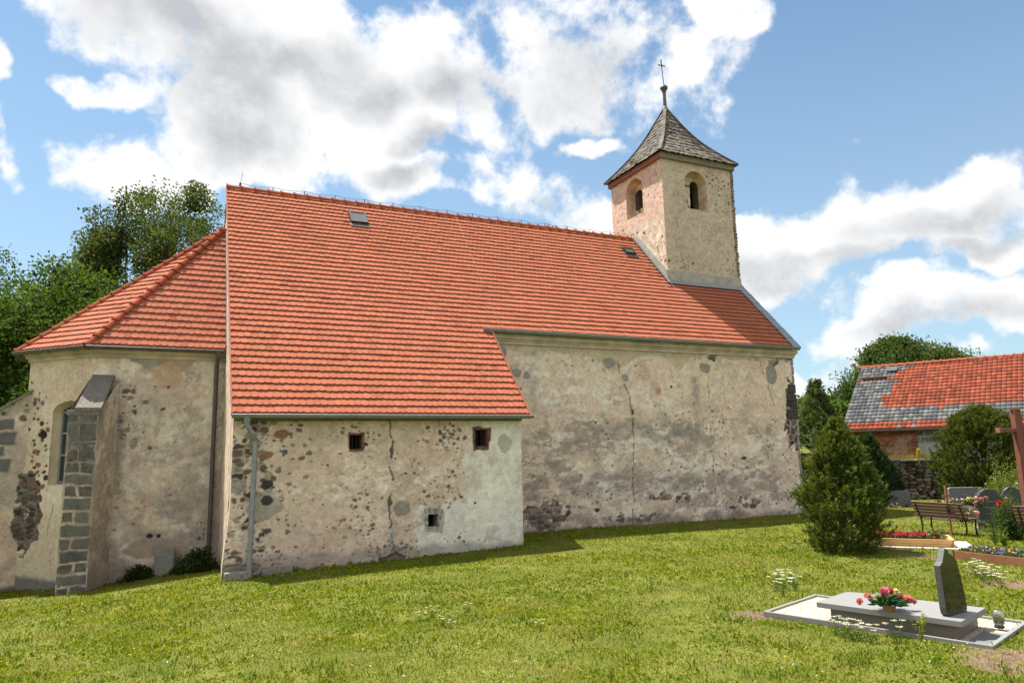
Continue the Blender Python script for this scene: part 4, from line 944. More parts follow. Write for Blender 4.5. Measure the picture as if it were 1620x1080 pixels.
for a_, b_, c_, d_ in ((x0, bx0, 7.8, TZ), (bx1, x1, 7.8, TZ), (bx0, bx1, 8.2, bz0), (bx0, bx1, bz1, TZ)):
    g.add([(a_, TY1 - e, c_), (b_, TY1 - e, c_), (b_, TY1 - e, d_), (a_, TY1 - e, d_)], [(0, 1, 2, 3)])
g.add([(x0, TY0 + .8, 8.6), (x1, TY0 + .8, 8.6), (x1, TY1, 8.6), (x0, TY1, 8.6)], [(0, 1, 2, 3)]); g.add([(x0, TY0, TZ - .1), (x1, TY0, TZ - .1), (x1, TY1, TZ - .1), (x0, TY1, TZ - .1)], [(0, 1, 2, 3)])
g.build('inner_shade_panels', M_dark, tower)
# ragged quoins on the right edge
g = MB(); z = 8.6
while z < TZ - .1:
    h = rnd.uniform(.10, .17); f_ = rnd.uniform(.6, 1.3); g.cc = tuple(c_ * f_ for c_ in (.17, .13, .10))
    g.box((x1 - .02 + rnd.uniform(-.01, .035), TY0 + .13, z + h / 2), (.16, .30, h - .02), rnd.uniform(-.1, .1)); z += h
g.build('quoins', M_stoneattr, tower, bevel=.015, colattr=True)
# cement skirt and flashing where the tower meets the roof
zb = HN + (TY0 - EN) / (YR - EN) * (HR - HN)
g = MB(); g.prism([(x0 - .10, TY0 - .10, zb - .1), (x1 + .02, TY0 - .10, zb - .1), (x1 + .02, TY0 - .10, zb + .36), (x0 - .10, TY0 - .10, zb + .36)], (0, .11, 0))
g.prism([(x0 - .10, TY0 - .10, zb + .36), (x1 + .02, TY0 - .10, zb + .36), (x1 + .02, TY0 + .0, zb + .44), (x0 - .10, TY0 + .0, zb + .44)], (0, .02, -.02))
g.prism([(x0 - .09, TY0 - .09, zb - .1), (x0 - .09, TY0 - .09, zb + .40), (x0 - .09, YR - .3, HR + .12), (x0 - .09, YR - .3, HR - .5)], (.095, 0, 0))
g.build('cement_skirt', M_mortar, tower)
g = MB()
P = lambda x, v, l=.085: Vector((x, EN, HN)) + SN * v + NN * l
g.prism([P(x0 - .12, Vt - .30), P(x1 + .0, Vt - .30), P(x1 + .0, Vt - .06), P(x0 - .12, Vt - .06)], -NN * .02)
g.prism([P(x0 - .17, Vt - .3), P(x0 - .10, Vt - .3), P(x0 - .10, LN - .1), P(x0 - .17, LN - .1)], NN * .05)
g.build('flashing', M_lead, tower)
# eaves boards
g = MB(); o = .09
g.box(((x0 + x1) / 2, TY0 - o / 2 - .01, TZ - .02), (TW + 2 * o, o, .24)); g.build('eaves_board', M_wood, tower)
g = MB(); g.box((x0 - o / 2 - .01, (TY0 + TY1) / 2 + .02, TZ - .02), (o, TY1 - TY0 + 2 * o - .05, .22)); g.box((x1 + o / 2 + .01, (TY0 + TY1) / 2, TZ - .02), (o, TY1 - TY0 + o, .22)); g.box(((x0 + x1) / 2, TY1 + o / 2 + .01, TZ - .02), (TW + .02, o, .22))
g.build('eaves_board', M_woodred, tower)
# bell-cast shingled pyramid
cxT, cyT = (x0 + x1) / 2, (TY0 + TY1) / 2; RB = TW / 2 + .20; ZA = 16.66; Z0 = TZ + .08
def prof(t): # t 0 eave .. 1 apex -> (half width, z)
    return RB * (1 - t) + .0 + (-.27 * math.sin(math.pi * min(1, t * 1.02)) * (1 - t) ** .4) , Z0 + (ZA - Z0) * t
sp = empty('spire_roof', (cxT, cyT, Z0)); sp.parent = tower
g = MB(); rows_ = 14; rg = random.Random(5)
for face in range(4):
    M4 = Matrix.Rotation(face * math.pi / 2, 3, 'Z')
    for r in range(rows_):
        t0, t1 = r / rows_, (r + 1.45) / rows_; w0, z0_ = prof(t0); w1, z1_ = prof(min(1, t1)); w0 = max(w0, .05); w1 = max(w1, .04)
        x = -w0
        while x < w0 - .005:
            w_ = rg.uniform(.09, .17); xe = min(w0, x + w_); k0 = rg.uniform(-.03, .02); lift = rg.uniform(.028, .045)
            v_ = rg.uniform(.75, 1.15); g.cc = tuple(c_ * v_ for c_ in rg.choice([(.125, .11, .095), (.10, .088, .075), (.15, .13, .11), (.08, .07, .06)]))
            dz = k0; P = []
            for (xx, ww, zz_, l) in ((x, w0, z0_ + dz, lift), (xe - .006, w0, z0_ + dz, lift), ((xe - .006) * w1 / w0, w1, z1_, .0), (x * w1 / w0, w1, z1_, .0)):
                P.append((xx, -ww - l, zz_ + l * .5))
            top = [M4 @ Vector(p) + Vector((cxT, cyT, 0)) for p in P]; bot = [M4 @ Vector((p[0], p[1] + .03, p[2] - .015)) + Vector((cxT, cyT, 0)) for p in P]
            g.hexa(bot + top); x = xe
g.build('shingles', M_shingle, sp, colattr=True)
g = MB()
for k in range(4):
    a_ = math.pi / 4 + k * math.pi / 2; pts = []
    for t in np.linspace(0, 1, 12): w_, z_ = prof(t); w_ = max(w_, .03); pts.append((cxT + w_ * math.sqrt(2) * math.cos(a_) * 1.01, cyT + w_ * math.sqrt(2) * math.sin(a_) * 1.01, z_ + .03))
    for p, q in zip(pts[:-1], pts[1:]): f_ = rg.uniform(.7, 1.2); g.cc = tuple(c_ * f_ for c_ in (.13, .115, .10)); g.bar(p, Vector(q) + (Vector(q) - Vector(p)) * .2, .13, .05)
g.build('hip_boards', M_shingle, sp, colattr=True)
ap_ = Vector((cxT, cyT, ZA))
g = MB(); g.lathe(ap_ + Vector((0, 0, -.1)), [(.13, 0), (.11, .12), (.075, .2), (.07, .85), (.10, .88), (.10, .93), (.06, .95)], 12); fin_ = g.build('finial_post', M_zincd, sp, smooth=False)
g = MB(); g.lathe(ap_ + Vector((0, 0, .82)), [(.03, 0), (.11, .03), (.16, .10), (.165, .15), (.14, .21), (.08, .26), (.02, .28)], 16); g.build('ball', M_zincd, fin_, smooth=True)
g = MB(); t_ = Vector((-.06, 0, 1)).normalized(); p0 = ap_ + Vector((0, 0, 1.08)); g.tube([p0, p0 + t_ * 1.18], .018, 6)
pc = p0 + t_ * .92; g.bar(pc - Vector((.16, 0, .01)), pc + Vector((.16, 0, .01)), .03, .035); g.bar(pc + t_ * -.12, pc + t_ * .28, .03, .035, (0, 1, 0))
for e in (pc - Vector((.17, 0, .01)), pc + Vector((.17, 0, .01)), pc + t_ * .28): g.lathe(e + Vector((0, 0, -.025)), [(.01, 0), (.028, .02), (.01, .05)], 6)
g.build('cross', M_iron, fin_)
settle(church)

# ---------------------------------------------------------------- plants
def rand_unit(rg, n):
    v = rg.normal(size=(n, 3)); return v / np.linalg.norm(v, axis=1, keepdims=True)
def leafmesh(name, P, D, Lh, Wd, Cc, mt, parent, rg, fold=.25, quad=True):
    """one small bent leaf (two triangles sharing a spine -> a rhombus quad) per point P along direction D"""
    n = len(P); sd = np.cross(D, rand_unit(rg, n)); sd /= np.linalg.norm(sd, axis=1, keepdims=True) + 1e-9
    nm = np.cross(D, sd); Lh = np.broadcast_to(Lh, (n,))[:, None]; Wd = np.broadcast_to(Wd, (n,))[:, None]
    a = P; b = P + D * Lh * .45 + sd * Wd * .5 + nm * Wd * fold; c_ = P + D * Lh; d = P + D * Lh * .45 - sd * Wd * .5 + nm * Wd * fold
    V = np.stack([a, b, c_, d], 1).reshape(-1, 3); Fq = np.arange(4 * n).reshape(-1, 4)
    return meshobj(name, V, Fq, mt, parent, colors=np.clip(np.repeat(Cc, 4, 0), .002, .9))
def branchy(g, rg, p, d, L, r, depth, tips, spread=.55, upb=.15, env=None):
    if env:
        e_ = Vector(p) + Vector(d) * L
        q_ = math.sqrt((e_.x / env[0]) ** 2 + (e_.y / env[0]) ** 2 + ((e_.z - env[1]) / env[2]) ** 2)
        if q_ > .92: L *= .45
        if q_ > 1.25: return
    pts = [p]; rs = [r]; k = 4; q = Vector(p); dd = Vector(d)
    for i in range(k):
        dd = (dd + Vector((rg.uniform(-.16, .16), rg.uniform(-.16, .16), rg.uniform(-.06, .12)))).normalized(); q = q + dd * L / k; pts.append(q.copy()); rs.append(r * (1 - .5 * (i + 1) / k))
    g.tube(pts, rs, 6 if depth > 1 else 4, cap=False)
    if depth <= 1: tips.extend([pts[2], pts[3], pts[4]])
    if depth == 0: return
    for j in range(3 if depth > 1 else 4):
        a = rg.uniform(0, 6.28); nd = (dd + Vector((math.cos(a) * spread, math.sin(a) * spread, rg.uniform(-.1, .35) + upb))).normalized()
        branchy(g, rg, pts[rg.choice([2, 3, 4])] if j else pts[4], nd, L * rg.uniform(.6, .8), rs[-1] * .8 + .004, depth - 1, tips, spread, upb, env)
def tree(name, loc, h, rad, label, seed, c1=(.055, .10, .022), c2=(.095, .15, .035), leaf=.16, nleaf=26000, trunk=.28, base_h=.3, clump=.55, group=None, depth=3, flat=.8, lean=(0, 0), gap=.0):
    root = empty(name, loc); tag(root, label, 'tree', group); rg = random.Random(seed); ng = np.random.default_rng(seed)
    g = MB(); tips = []; P0 = Vector((0, 0, -.3)); hb = h * base_h; top = Vector((lean[0] * .3, lean[1] * .3, hb))
    g.tube([P0, P0.lerp(top, .4) + Vector((.08, 0, 0)), top], [trunk * 1.35, trunk, trunk * .8], 10, cap=False)
    ch = h - hb; nb = 7; env = (rad * 1.0, hb + ch * .5, ch * .52)
    for i in range(nb):
        a = 6.28 * i / nb + rg.uniform(-.3, .3); el_ = rg.uniform(.5, 1.25)
        d = Vector((math.cos(a) * math.cos(el_), math.sin(a) * math.cos(el_), math.sin(el_)))
        L = (rad * .5 * math.cos(el_) + ch * .42 * math.sin(el_)); branchy(g, rg, top - Vector((0, 0, hb * .15 * rg.random())), d, L, trunk * .45, depth, tips, env=env)
    branchy(g, rg, top, Vector((lean[0] * .1, lean[1] * .1, 1)), ch * .5, trunk * .5, depth, tips, env=env)
    g.build('trunk', M_bark, root)
    T = np.array([tuple(t) for t in tips]); # pull tips inside the crown envelope
    cz = hb + ch * .5; q = T - np.array((lean[0] * .5, lean[1] * .5, cz)); sc_ = np.sqrt((q[:, 0] / rad) ** 2 + (q[:, 1] / rad) ** 2 + (q[:, 2] / (ch * .55)) ** 2)
    m_ = sc_ < 1.02 + .12 * ng.random(len(T)); T = T[m_]
    # extra clump centres near the surface of the envelope
    k = max(20, len(T) // 3); u_ = rand_unit(ng, k); u_[:, 2] = np.abs(u_[:, 2]) * 1.1 - .25; rr = .72 + .3 * ng.random(k)
    X = np.c_[u_[:, 0] * rad * rr, u_[:, 1] * rad * rr, u_[:, 2] * ch * .52 * rr] + np.array((lean[0] * .5, lean[1] * .5, cz)); T = np.r_[T, X]
    keep = ng.random(len(T)) > gap; T = T[keep]
    size = clump * (.6 + .7 * ng.random(len(T))); tone = ng.random(len(T)) * .9
    per = nleaf // len(T); ids = np.repeat(np.arange(len(T)), per); n = len(ids)
    o = rand_unit(ng, n) * (ng.random((n, 1)) ** .45); o[:, 2] *= flat; P = T[ids] + o * size[ids][:, None]
    D = o + np.array((0, 0, -.15)) + .7 * rand_unit(ng, n); D /= np.linalg.norm(D, axis=1, keepdims=True)
    t = np.clip(tone[ids] * .7 + .3 * ng.random(n), 0, 1)[:, None]; C = np.array(c1) * (1 - t) + np.array(c2) * t
    C = C * (1 + .18 * ng.normal(size=(n, 1)))
    leafmesh('crown', P, D, leaf * (.7 + .6 * ng.random(n)), leaf * .6, C, M_leaf, root, ng); return root
def conifer(name, loc, h, rad, label, seed, prof, cat='shrub', c1=(.018, .040, .010), c2=(.075, .115, .022), n=30000, spray=.09, group=None, lump=.22, upw=.7, gap=.0, trunkr=.06):
    root = empty(name, loc); tag(root, label, cat, group); ng = np.random.default_rng(seed)
    g = MB(); g.tube([(0, 0, -.2), (0, 0, h * .5), (0, 0, h * .93)], [trunkr, trunkr * .7, .01], 7); 
    for i in range(60):
        t_ = .06 + .84 * i / 60; a = i * 2.4; r_ = float(np.interp(t_, *prof)) * rad * .8; g.tube([(0, 0, t_ * h - .05), (math.cos(a) * r_, math.sin(a) * r_, t_ * h + r_ * upw * .5)], [trunkr * .3, .004], 4, cap=False)
    g.build('trunk', M_bark, root)
    # shoots: each is a small spine carrying sprays, so the outline breaks up into tufts
    k = n // 24; t_ = ng.random(k) ** .85; a = ng.random(k) * 6.283; lim = np.interp(t_, *prof) * rad
    lm = 1 + lump * (2.4 * (fbm(a * 2.2 + 40, t_ * 9, 1, 3, seed) - .5)) + .10 * ng.normal(size=k)
    rr = lim * lm * (.45 + .55 * ng.random(k) ** .35); S = np.c_[np.cos(a) * rr, np.sin(a) * rr, t_ * h]
    if gap: m_ = fbm(a * 2 + 9, t_ * 12, 1, 2, seed + 5) > gap; S = S[m_]; a = a[m_]; t_ = t_[m_]; rr = rr[m_]; lim = lim[m_]; k = len(S)
    dr = np.c_[np.cos(a), np.sin(a), np.full(k, upw) + .9 * t_] + .45 * rand_unit(ng, k); dr /= np.linalg.norm(dr, axis=1, keepdims=True)
    ids = np.repeat(np.arange(k), 24); m2 = len(ids); s_ = ng.random(m2); Ls = spray * 3.0
    P = S[ids] + dr[ids] * (s_[:, None] - .35) * Ls + rand_unit(ng, m2) * spray * .45 * (1.1 - s_[:, None])
    D = dr[ids] * .9 + .75 * rand_unit(ng, m2); D /= np.linalg.norm(D, axis=1, keepdims=True)
    tone = (.25 + .5 * ng.random(k))[ids] + .35 * s_ - .25 + .15 * ng.normal(size=m2); tone = np.clip(tone, 0, 1)[:, None]
    C = (np.array(c1) * (1 - tone) + np.array(c2) * tone) * (1 + .12 * ng.normal(size=(m2, 1)))
    leafmesh('foliage', P, D, spray * (.7 + .6 * ng.random(m2)), spray * .34, C, M_needle, root, ng, .1); return root

# big trees behind the chancel
def at(px, py, R_):
    d = ray(px, py); k = R_ / math.hypot(d[0], d[1]); return Vector((d[0] * k, d[1] * k, H + d[2] * k))
def treeat(px, R_, ytop, rad, name, label, seed, **kw):
    top = at(px, ytop, R_); z = G(top.x, top.y); return tree(name, (top.x, top.y, z), top.z - z, rad, label, seed, **kw)
treeat(288, 33, 288, 4.3, 'ash_tree', 'tall airy ash rising behind the chancel roof, its branches showing', 21, c1=(.035, .058, .016), c2=(.080, .112, .034), nleaf=56000, leaf=.13, base_h=.34, clump=.52, trunk=.3, gap=.24, group='trees behind the chancel')
treeat(75, 29, 412, 3.5, 'maple_tree', 'dense bright green maple at the left, left of the airy ash', 22, c1=(.026, .056, .012), c2=(.075, .125, .024), nleaf=80000, leaf=.135, base_h=.12, clump=.72, trunk=.26, group='trees behind the chancel')
treeat(-75, 34, 352, 4.3, 'lime_tree', 'dark tree cut by the left edge of the photo above the bright maple', 23, c1=(.026, .052, .014), c2=(.06, .095, .024), nleaf=50000, leaf=.15, base_h=.12, clump=.75, trunk=.3, gap=.1, group='trees behind the chancel')
treeat(175, 38, 500, 3.6, 'elder_tree', 'low dark tree filling the gap between the maple and the ash', 24, c1=(.030, .055, .018), c2=(.07, .11, .03), nleaf=22000, leaf=.2, base_h=.1, clump=.8, group='trees behind the chancel')
treeat(10, 42, 560, 5.0, 'hazel_tree', 'dark undergrowth tree low behind the left buttress', 25, c1=(.025, .05, .015), c2=(.05, .085, .022), nleaf=20000, leaf=.24, base_h=.05, clump=.9, group='trees behind the chancel')
treeat(845, 44, 343, 3.0, 'poplar_tree', 'treetop just peeping over the ridge of the long nave roof', 26, c1=(.05, .08, .022), c2=(.09, .13, .04), nleaf=9000, leaf=.2, base_h=.3, clump=.6, depth=2)
treeat(1428, 50, 540, 3.9, 'oak_tree', 'round dark oak standing behind the barn roof', 27, c1=(.028, .055, .018), c2=(.075, .115, .032), nleaf=52000, leaf=.17, base_h=.2, clump=.75, gap=.25, group='trees behind the barn')
treeat(1345, 50, 618, 2.4, 'oak_tree', 'smaller round tree at the left end of the barn roof', 28, c1=(.03, .06, .018), c2=(.07, .11, .03), nleaf=14000, leaf=.24, base_h=.15, clump=.8, group='trees behind the barn')
treeat(1285, 46, 640, 3.2, 'oak_tree', 'low bright green tree seen between the church corner and the spruce', 29, c1=(.04, .08, .02), c2=(.09, .14, .04), nleaf=16000, leaf=.24, base_h=.05, clump=.8, group='trees behind the barn')

tb = ([0, .04, .15, .35, .6, .8, .93, 1], [.55, .80, 1, .93, .70, .42, .2, .03])
g_ = gp(1341, 872)
conifer('juniper_bush', g_, 2.72, .80, 'broad bushy green juniper on the lawn in front of the church corner', 31, tb, n=80000, spray=.066, c1=(.026, .048, .010), c2=(.12, .155, .022), lump=.55, upw=.9, gap=.30)
sp_ = ([0, .1, .3, .6, .8, .93, 1], [.9, 1, .80, .48, .24, .10, .02])
p = gp(1300, 792); conifer('spruce_tree', (p.x + .2, p.y, p.z), 5.0, 1.7, 'slender spruce with open top beside the church corner', 32, sp_, 'tree', n=38000, spray=.12, c1=(.045, .075, .028), c2=(.135, .18, .06), lump=.35, upw=.1, gap=.46, trunkr=.08)
rb = ([0, .06, .25, .5, .75, .92, 1], [.6, .85, 1, .97, .78, .42, .08])
p = gp(1568, 800); conifer('thuja_bush', p, 3.5, 1.52, 'big rounded yellowish green thuja in front of the barn', 33, rb, n=84000, spray=.095, c1=(.022, .040, .010), c2=(.105, .130, .016), lump=.40, upw=1., gap=.25)
cy = ([0, .1, .4, .75, .93, 1], [.8, 1, 1, .72, .35, .05])
p = gp(1382, 800); conifer('cypress_bush', p, 2.6, .62, 'dark upright cypress at the end of the dry stone wall', 34, cy, n=22000, spray=.08, c1=(.014, .032, .012), c2=(.04, .075, .022), group='dark conifers by the dry stone wall')
p = gp(1402, 797); conifer('cypress_bush', p, 1.75, .55, 'lower dark cypress right of the taller one by the stone wall', 35, cy, n=18000, spray=.08, c1=(.014, .032, .012), c2=(.045, .08, .022), group='dark conifers by the dry stone wall')
p = gp(1352, 800); conifer('cypress_bush', (p.x + 1.5, p.y + 1.2, p.z), 2.1, .8, 'dark conifer mostly hidden behind the juniper bush', 36, cy, n=22000, spray=.09, c1=(.014, .032, .012), c2=(.045, .075, .022), group='dark conifers by the dry stone wall')

def bush(name, loc, rx_, ry_, h, label, seed, n=6000, leaf=.06, c1=(.03, .06, .015), c2=(.09, .14, .03), cat='bush', flowers=None, group=None):
    root = empty(name, loc); tag(root, label, cat, group); ng = np.random.default_rng(seed); g = MB()
    for i in range(9): a = i * .7; g.tube([(0, 0, -.05), (math.cos(a) * rx_ * .55, math.sin(a) * ry_ * .55, h * .75)], [.012, .004], 4, cap=False)
    g.build('stems', M_bark, root); k = 60; u_ = rand_unit(ng, k); u_[:, 2] = abs(u_[:, 2]); r_ = ng.random((k, 1)) ** .4
    T = u_ * r_ * np.array((rx_ * .85, ry_ * .85, h * .85)) + np.array((0, 0, .04)); ids = ng.integers(0, k, n)
    T *= (.7 + .6 * ng.random((k, 1))); P = T[ids] + rand_unit(ng, n) * ng.random((n, 1)) ** .5 * min(rx_, h) * (.18 + .34 * ng.random(k))[ids][:, None]; P[:, 2] = np.maximum(P[:, 2], .0)
    D = rand_unit(ng, n) + np.array((0, 0, .4)); D /= np.linalg.norm(D, axis=1, keepdims=True); t = np.clip(ng.random(k)[ids] * .6 + .4 * ng.random(n), 0, 1)[:, None]
    leafmesh('leaves', P, D, leaf * (.7 + .6 * ng.random(n)), leaf * .65, np.array(c1) * (1 - t) + np.array(c2) * t, M_leaf, root, ng)
    if flowers:
        cols, nf, fs = flowers
        for j in range(nf):
            u = rand_unit(ng, 1)[0]; u[2] = abs(u[2]) * .9 + .2; u /= np.linalg.norm(u); pos = u * np.array((rx_, ry_, h)) * (.82 + .2 * ng.random()); blossom(root, pos, fs * (.8 + .4 * ng.random()), cols[j % len(cols)], u, ng)
    return root
def blossom_verts(pos, r, c_, n_, ng, petals=14):
    n_ = np.array(n_, float); n_ /= np.linalg.norm(n_); u = rand_unit(ng, petals) + n_ * .9; u /= np.linalg.norm(u, axis=1, keepdims=True)
    P = np.repeat(np.array(pos, float)[None], petals, 0) - u * r * .15; return P, u, np.full(petals, r * 1.1), np.full(petals, r * .95), np.array(c_)[None] * (.75 + .4 * ng.random((petals, 1)))
def blossom(root, pos, r, c_, n_, ng, name='blossom'):
    P, D, L, Wd, C = blossom_verts(pos, r, c_, n_, ng); return leafmesh(name, P, D, L, Wd, C, M_petal, root, ng, .15)

# ---------------------------------------------------------------- barn
BO = at(1331, 681, 38); az_ = R(-27); bd = Vector((-math.sin(az_), -math.cos(az_), 0)); bd = Vector((math.sin(R(153)), math.cos(R(153)), 0)); bn = Vector((bd.y, -bd.x, 0))
if bn.dot(Vector((0, 1, 0))) > 0: bn = -bn          # bn faces the viewer
barn = empty('barn', (BO.x, BO.y, 0)); tag(barn, 'long brick barn with a patched red and grey tiled roof beyond the stone wall', 'barn')
BL = 26.; BW = 5.0; eh = BO.z; d_rt = onplane(1363, 583, BO - bn * BW, bn); BHt = d_rt.z; roff = (d_rt - (BO - bn * BW)).dot(bd)
bz = 1.3
E_ = BO + bd * 0; Sb = Vector((0, 0, BHt - eh)) - bn * BW; Lb = Sb.length; Sb.normalize(); Nb = bd.cross(Sb); Nb = Nb if Nb.z > 0 else -Nb
rfb = slab('roof', [E_, E_ + bd * BL, E_ + bd * (BL + roff) + Vector((0, 0, BHt - eh)) - bn * BW, E_ + bd * roff + Vector((0, 0, BHt - eh)) - bn * BW], Nb, barn, M_under, .12)
g = MB(); rp = E_ + Vector((0, 0, BHt - eh)) - bn * BW; g.prism([rp + bd * roff, rp + bd * (BL + roff), E_ + bd * BL - bn * BW * 2, E_ - bn * BW * 2], Vector((0, 0, -.12))); g.build('rear_slope', M_under, rfb)
# ridge sags a little; tile courses carry the patched colours
g = MB(); rgb = random.Random(9); gauge = .34; gauge = .29; nrw = int(Lb / gauge); gauge = Lb / nrw; tw = .20
VV, FF, CC = [], [], []
for r_ in range(nrw):
    v0_ = r_ * gauge; sh = roff * v0_ / Lb
    ncol = int((BL - .1) / tw)
    for c_i in range(ncol):
        u0_ = sh + c_i * tw; wv = .03 * math.sin(c_i * .21 + 1) * (v0_ / Lb)
        leftband = 1.35 + (.35 if r_ > nrw * .75 else 0) + (.25 * ((r_ // 2) % 2)); lowband = r_ < nrw * .27 and r_ >= 2
        jg = 1.5 * (float(vnoise(np.array([c_i * .15]), np.array([r_ * .3]), 3)[0]) - .5); gm = (lowband or (nrw * .25 <= r_ < nrw * .32 and jg > .25)) or (c_i * tw < leftband + jg and r_ >= 2 and not (nrw * .75 <= r_ <= nrw * .78))
        if rgb.random() < .012: gm = not gm
        if gm: cc_ = rgb.choice([(.09, .095, .10), (.12, .125, .13), (.075, .08, .085), (.15, .15, .148)])
        else: cc_ = rgb.choice([(.23, .062, .036), (.20, .058, .037), (.26, .072, .042), (.155, .05, .035)])
        f_ = rgb.uniform(.85, 1.15); b0 = len(VV)
        for (du, dv, h_) in ((0, 0, .05), (tw * .5, -.012, .085), (tw - .01, 0, .05), (tw - .01, gauge + .04, .012), (tw * .5, gauge + .04, .045), (0, gauge + .04, .012), (0, 0, .0), (tw * .5, -.012, .03), (tw - .01, 0, .0)):
            VV.append(tuple(E_ + bd * (u0_ + du) + Sb * (v0_ + dv) + Nb * (h_ + wv))); CC.append(tuple(x * f_ for x in cc_))
        FF += [(b0, b0 + 1, b0 + 4, b0 + 5), (b0 + 1, b0 + 2, b0 + 3, b0 + 4), (b0, b0 + 6, b0 + 7, b0 + 1), (b0 + 1, b0 + 7, b0 + 8, b0 + 2)]
meshobj('tiles', VV, FF, M_tile, rfb, colors=np.array(CC))
g = MB(); g.c = []; a_ = rp + bd * (roff - .1); b_e = rp + bd * (BL + roff)
caps(a_, b_e, .13, .38, 'ridge_caps', rfb, (.26, .08, .05))
# slipped tiles: a dark torn gap near the upper left corner of the roof
g = MB(); pA = onplane(1365, 602, E_, Nb); pB = onplane(1403, 599, E_, Nb); g.prism([pA + Nb * .10 - Sb * .1, pB + Nb * .10 - Sb * .1, pB + Nb * .10 + Sb * .08, pA + Nb * .10 + Sb * .12], Nb * .05); g.build('torn_gap', M_dark, rfb)
g = MB(); p = onplane(1412, 587, E_, Nb) + Nb * .1; g.prism([p - bd * .25 - Sb * .2, p + bd * .25 - Sb * .2, p + bd * .25 + Sb * .2, p - bd * .25 + Sb * .2], Nb * .06); g.build('skylight', M_glass, rfb)
gutter('gutter', E_ + bn * .05 + Vector((0, 0, -.04)), E_ + bd * BL + bn * .05 + Vector((0, 0, -.04)), .08, M_zincd, rfb)
WbO = E_ - bn * .35 + bd * .5
W = Wall('brick_wall', (WbO.x, WbO.y, 0), bd, BL - 1, bz - 1.2, eh + .3, .06, 81, N=bn)
def bricks(W, m_, cols, mort, bw=.26, bh=.085, lines=.012):
    ro = np.floor(W.z / bh); cu = W.u / bw + .5 * (ro % 2); ci = np.floor(cu); du = (cu - ci) * bw; dz = W.z - ro * bh; rnd_ = _h(ci, ro, 5)
    ink = ((du > lines) & (dz > lines)).astype(float); cc = np.array(cols)[(rnd_ * (len(cols) - .01)).astype(int)]
    body = cc * ink[..., None] + np.array(mort) * (1 - ink[..., None]); W.c = W.c * (1 - m_[..., None]) + body * m_[..., None]
W.c[:] = (.25, .08, .05); bricks(W, np.ones_like(W.u), [(.26, .085, .05), (.21, .065, .04), (.30, .11, .065), (.17, .06, .045)], (.26, .15, .11), lines=.014)
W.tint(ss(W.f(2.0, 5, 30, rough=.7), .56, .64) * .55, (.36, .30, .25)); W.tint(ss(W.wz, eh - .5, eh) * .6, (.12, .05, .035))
ub0, _ = W.m(1452, 700); ub1, _ = W.m(1600, 700)
mk = ((W.u > ub0) & (W.u < ub1)).astype(float); _, zsp = W.m(1460, 700)
bricks(W, mk * (W.z < zsp), [(.31, .315, .31), (.34, .345, .34), (.28, .285, .28)], (.40, .40, .39), .60, .30, .03)
bricks(W, mk * (W.z >= zsp), [(.13, .135, .14), (.16, .165, .17), (.11, .11, .115)], (.36, .35, .33), .42, .21, .035)
W.build(barn)
g = MB(); g.prism([zz(WbO, bz - 1.2), zz(WbO - bn * (BW * 2 - .7), bz - 1.2), zz(WbO - bn * (BW * 2 - .7), eh), zz(WbO - bn * (BW - .35), BHt - .1), zz(WbO, eh)], bd * .1); g.c = [(.22, .08, .05)] * len(g.v); g.build('gable_wall', M_wall, barn, colattr=True)
settle(barn)

# dry stone retaining wall
A3 = Vector((WA[0], WA[1], 0)); D3_ = Vector((WD[0], WD[1], 0))
W = Wall('dry_stone_wall', A3 - D3_ * 3.5, D3_, 17, -.6, 1.50, .035, 91, N=(-WN[0], -WN[1], 0))
f1, f2, i_ = worley(W.wu, W.wz, .13, 92, 2.3); sm = ss(f2 - f1, .05, .25); W.c = STONE_COLS[(i_ * 7.99).astype(int)] * 1.25 * (.8 + .6 * ((i_ * 57.3) % 1))[..., None]
pal = ((i_ * 33.3) % 1 > .72)[..., None]; W.c = np.where(pal, W.c * .3 + np.array((.40, .31, .26)) * .7, W.c); W.c = W.c * (.12 + .88 * sm)[..., None]; W.h = .09 * sm * (.5 + (i_ * 31.7) % 1) - .03
lowm = ss(.55 - W.wz + .3 * (W.f(1, 3, 4) - .5), 0, .5); W.c *= .62 * (1 + .45 * lowm)[..., None]; W.tint(ss(W.wz, .95, 1.2) * .45, (.05, .04, .03))  # whole wall darkened: its shade is put into the stone colour
rwall = W.build(None); tag(rwall, 'low dry stone retaining wall below the barn, behind the graves', 'wall')
g = MB(); rg = random.Random(4); t = -3.5
while t < 13.4:
    w_ = rg.uniform(.25, .6); g.cc = tuple(x * rg.uniform(.6, 1.3) for x in (.20, .17, .14)); c_ = A3 + D3_ * (t + w_ / 2) + Vector((WN[0], WN[1], 0)) * .15
    g.box((c_.x, c_.y, 1.50 + rg.uniform(-.02, .05)), (w_ - .02, .42, rg.uniform(.05, .09)), math.atan2(D3_.y, D3_.x) + rg.uniform(-.08, .08)); t += w_
g.build('coping_stones', M_stoneattr, rwall, colattr=True)

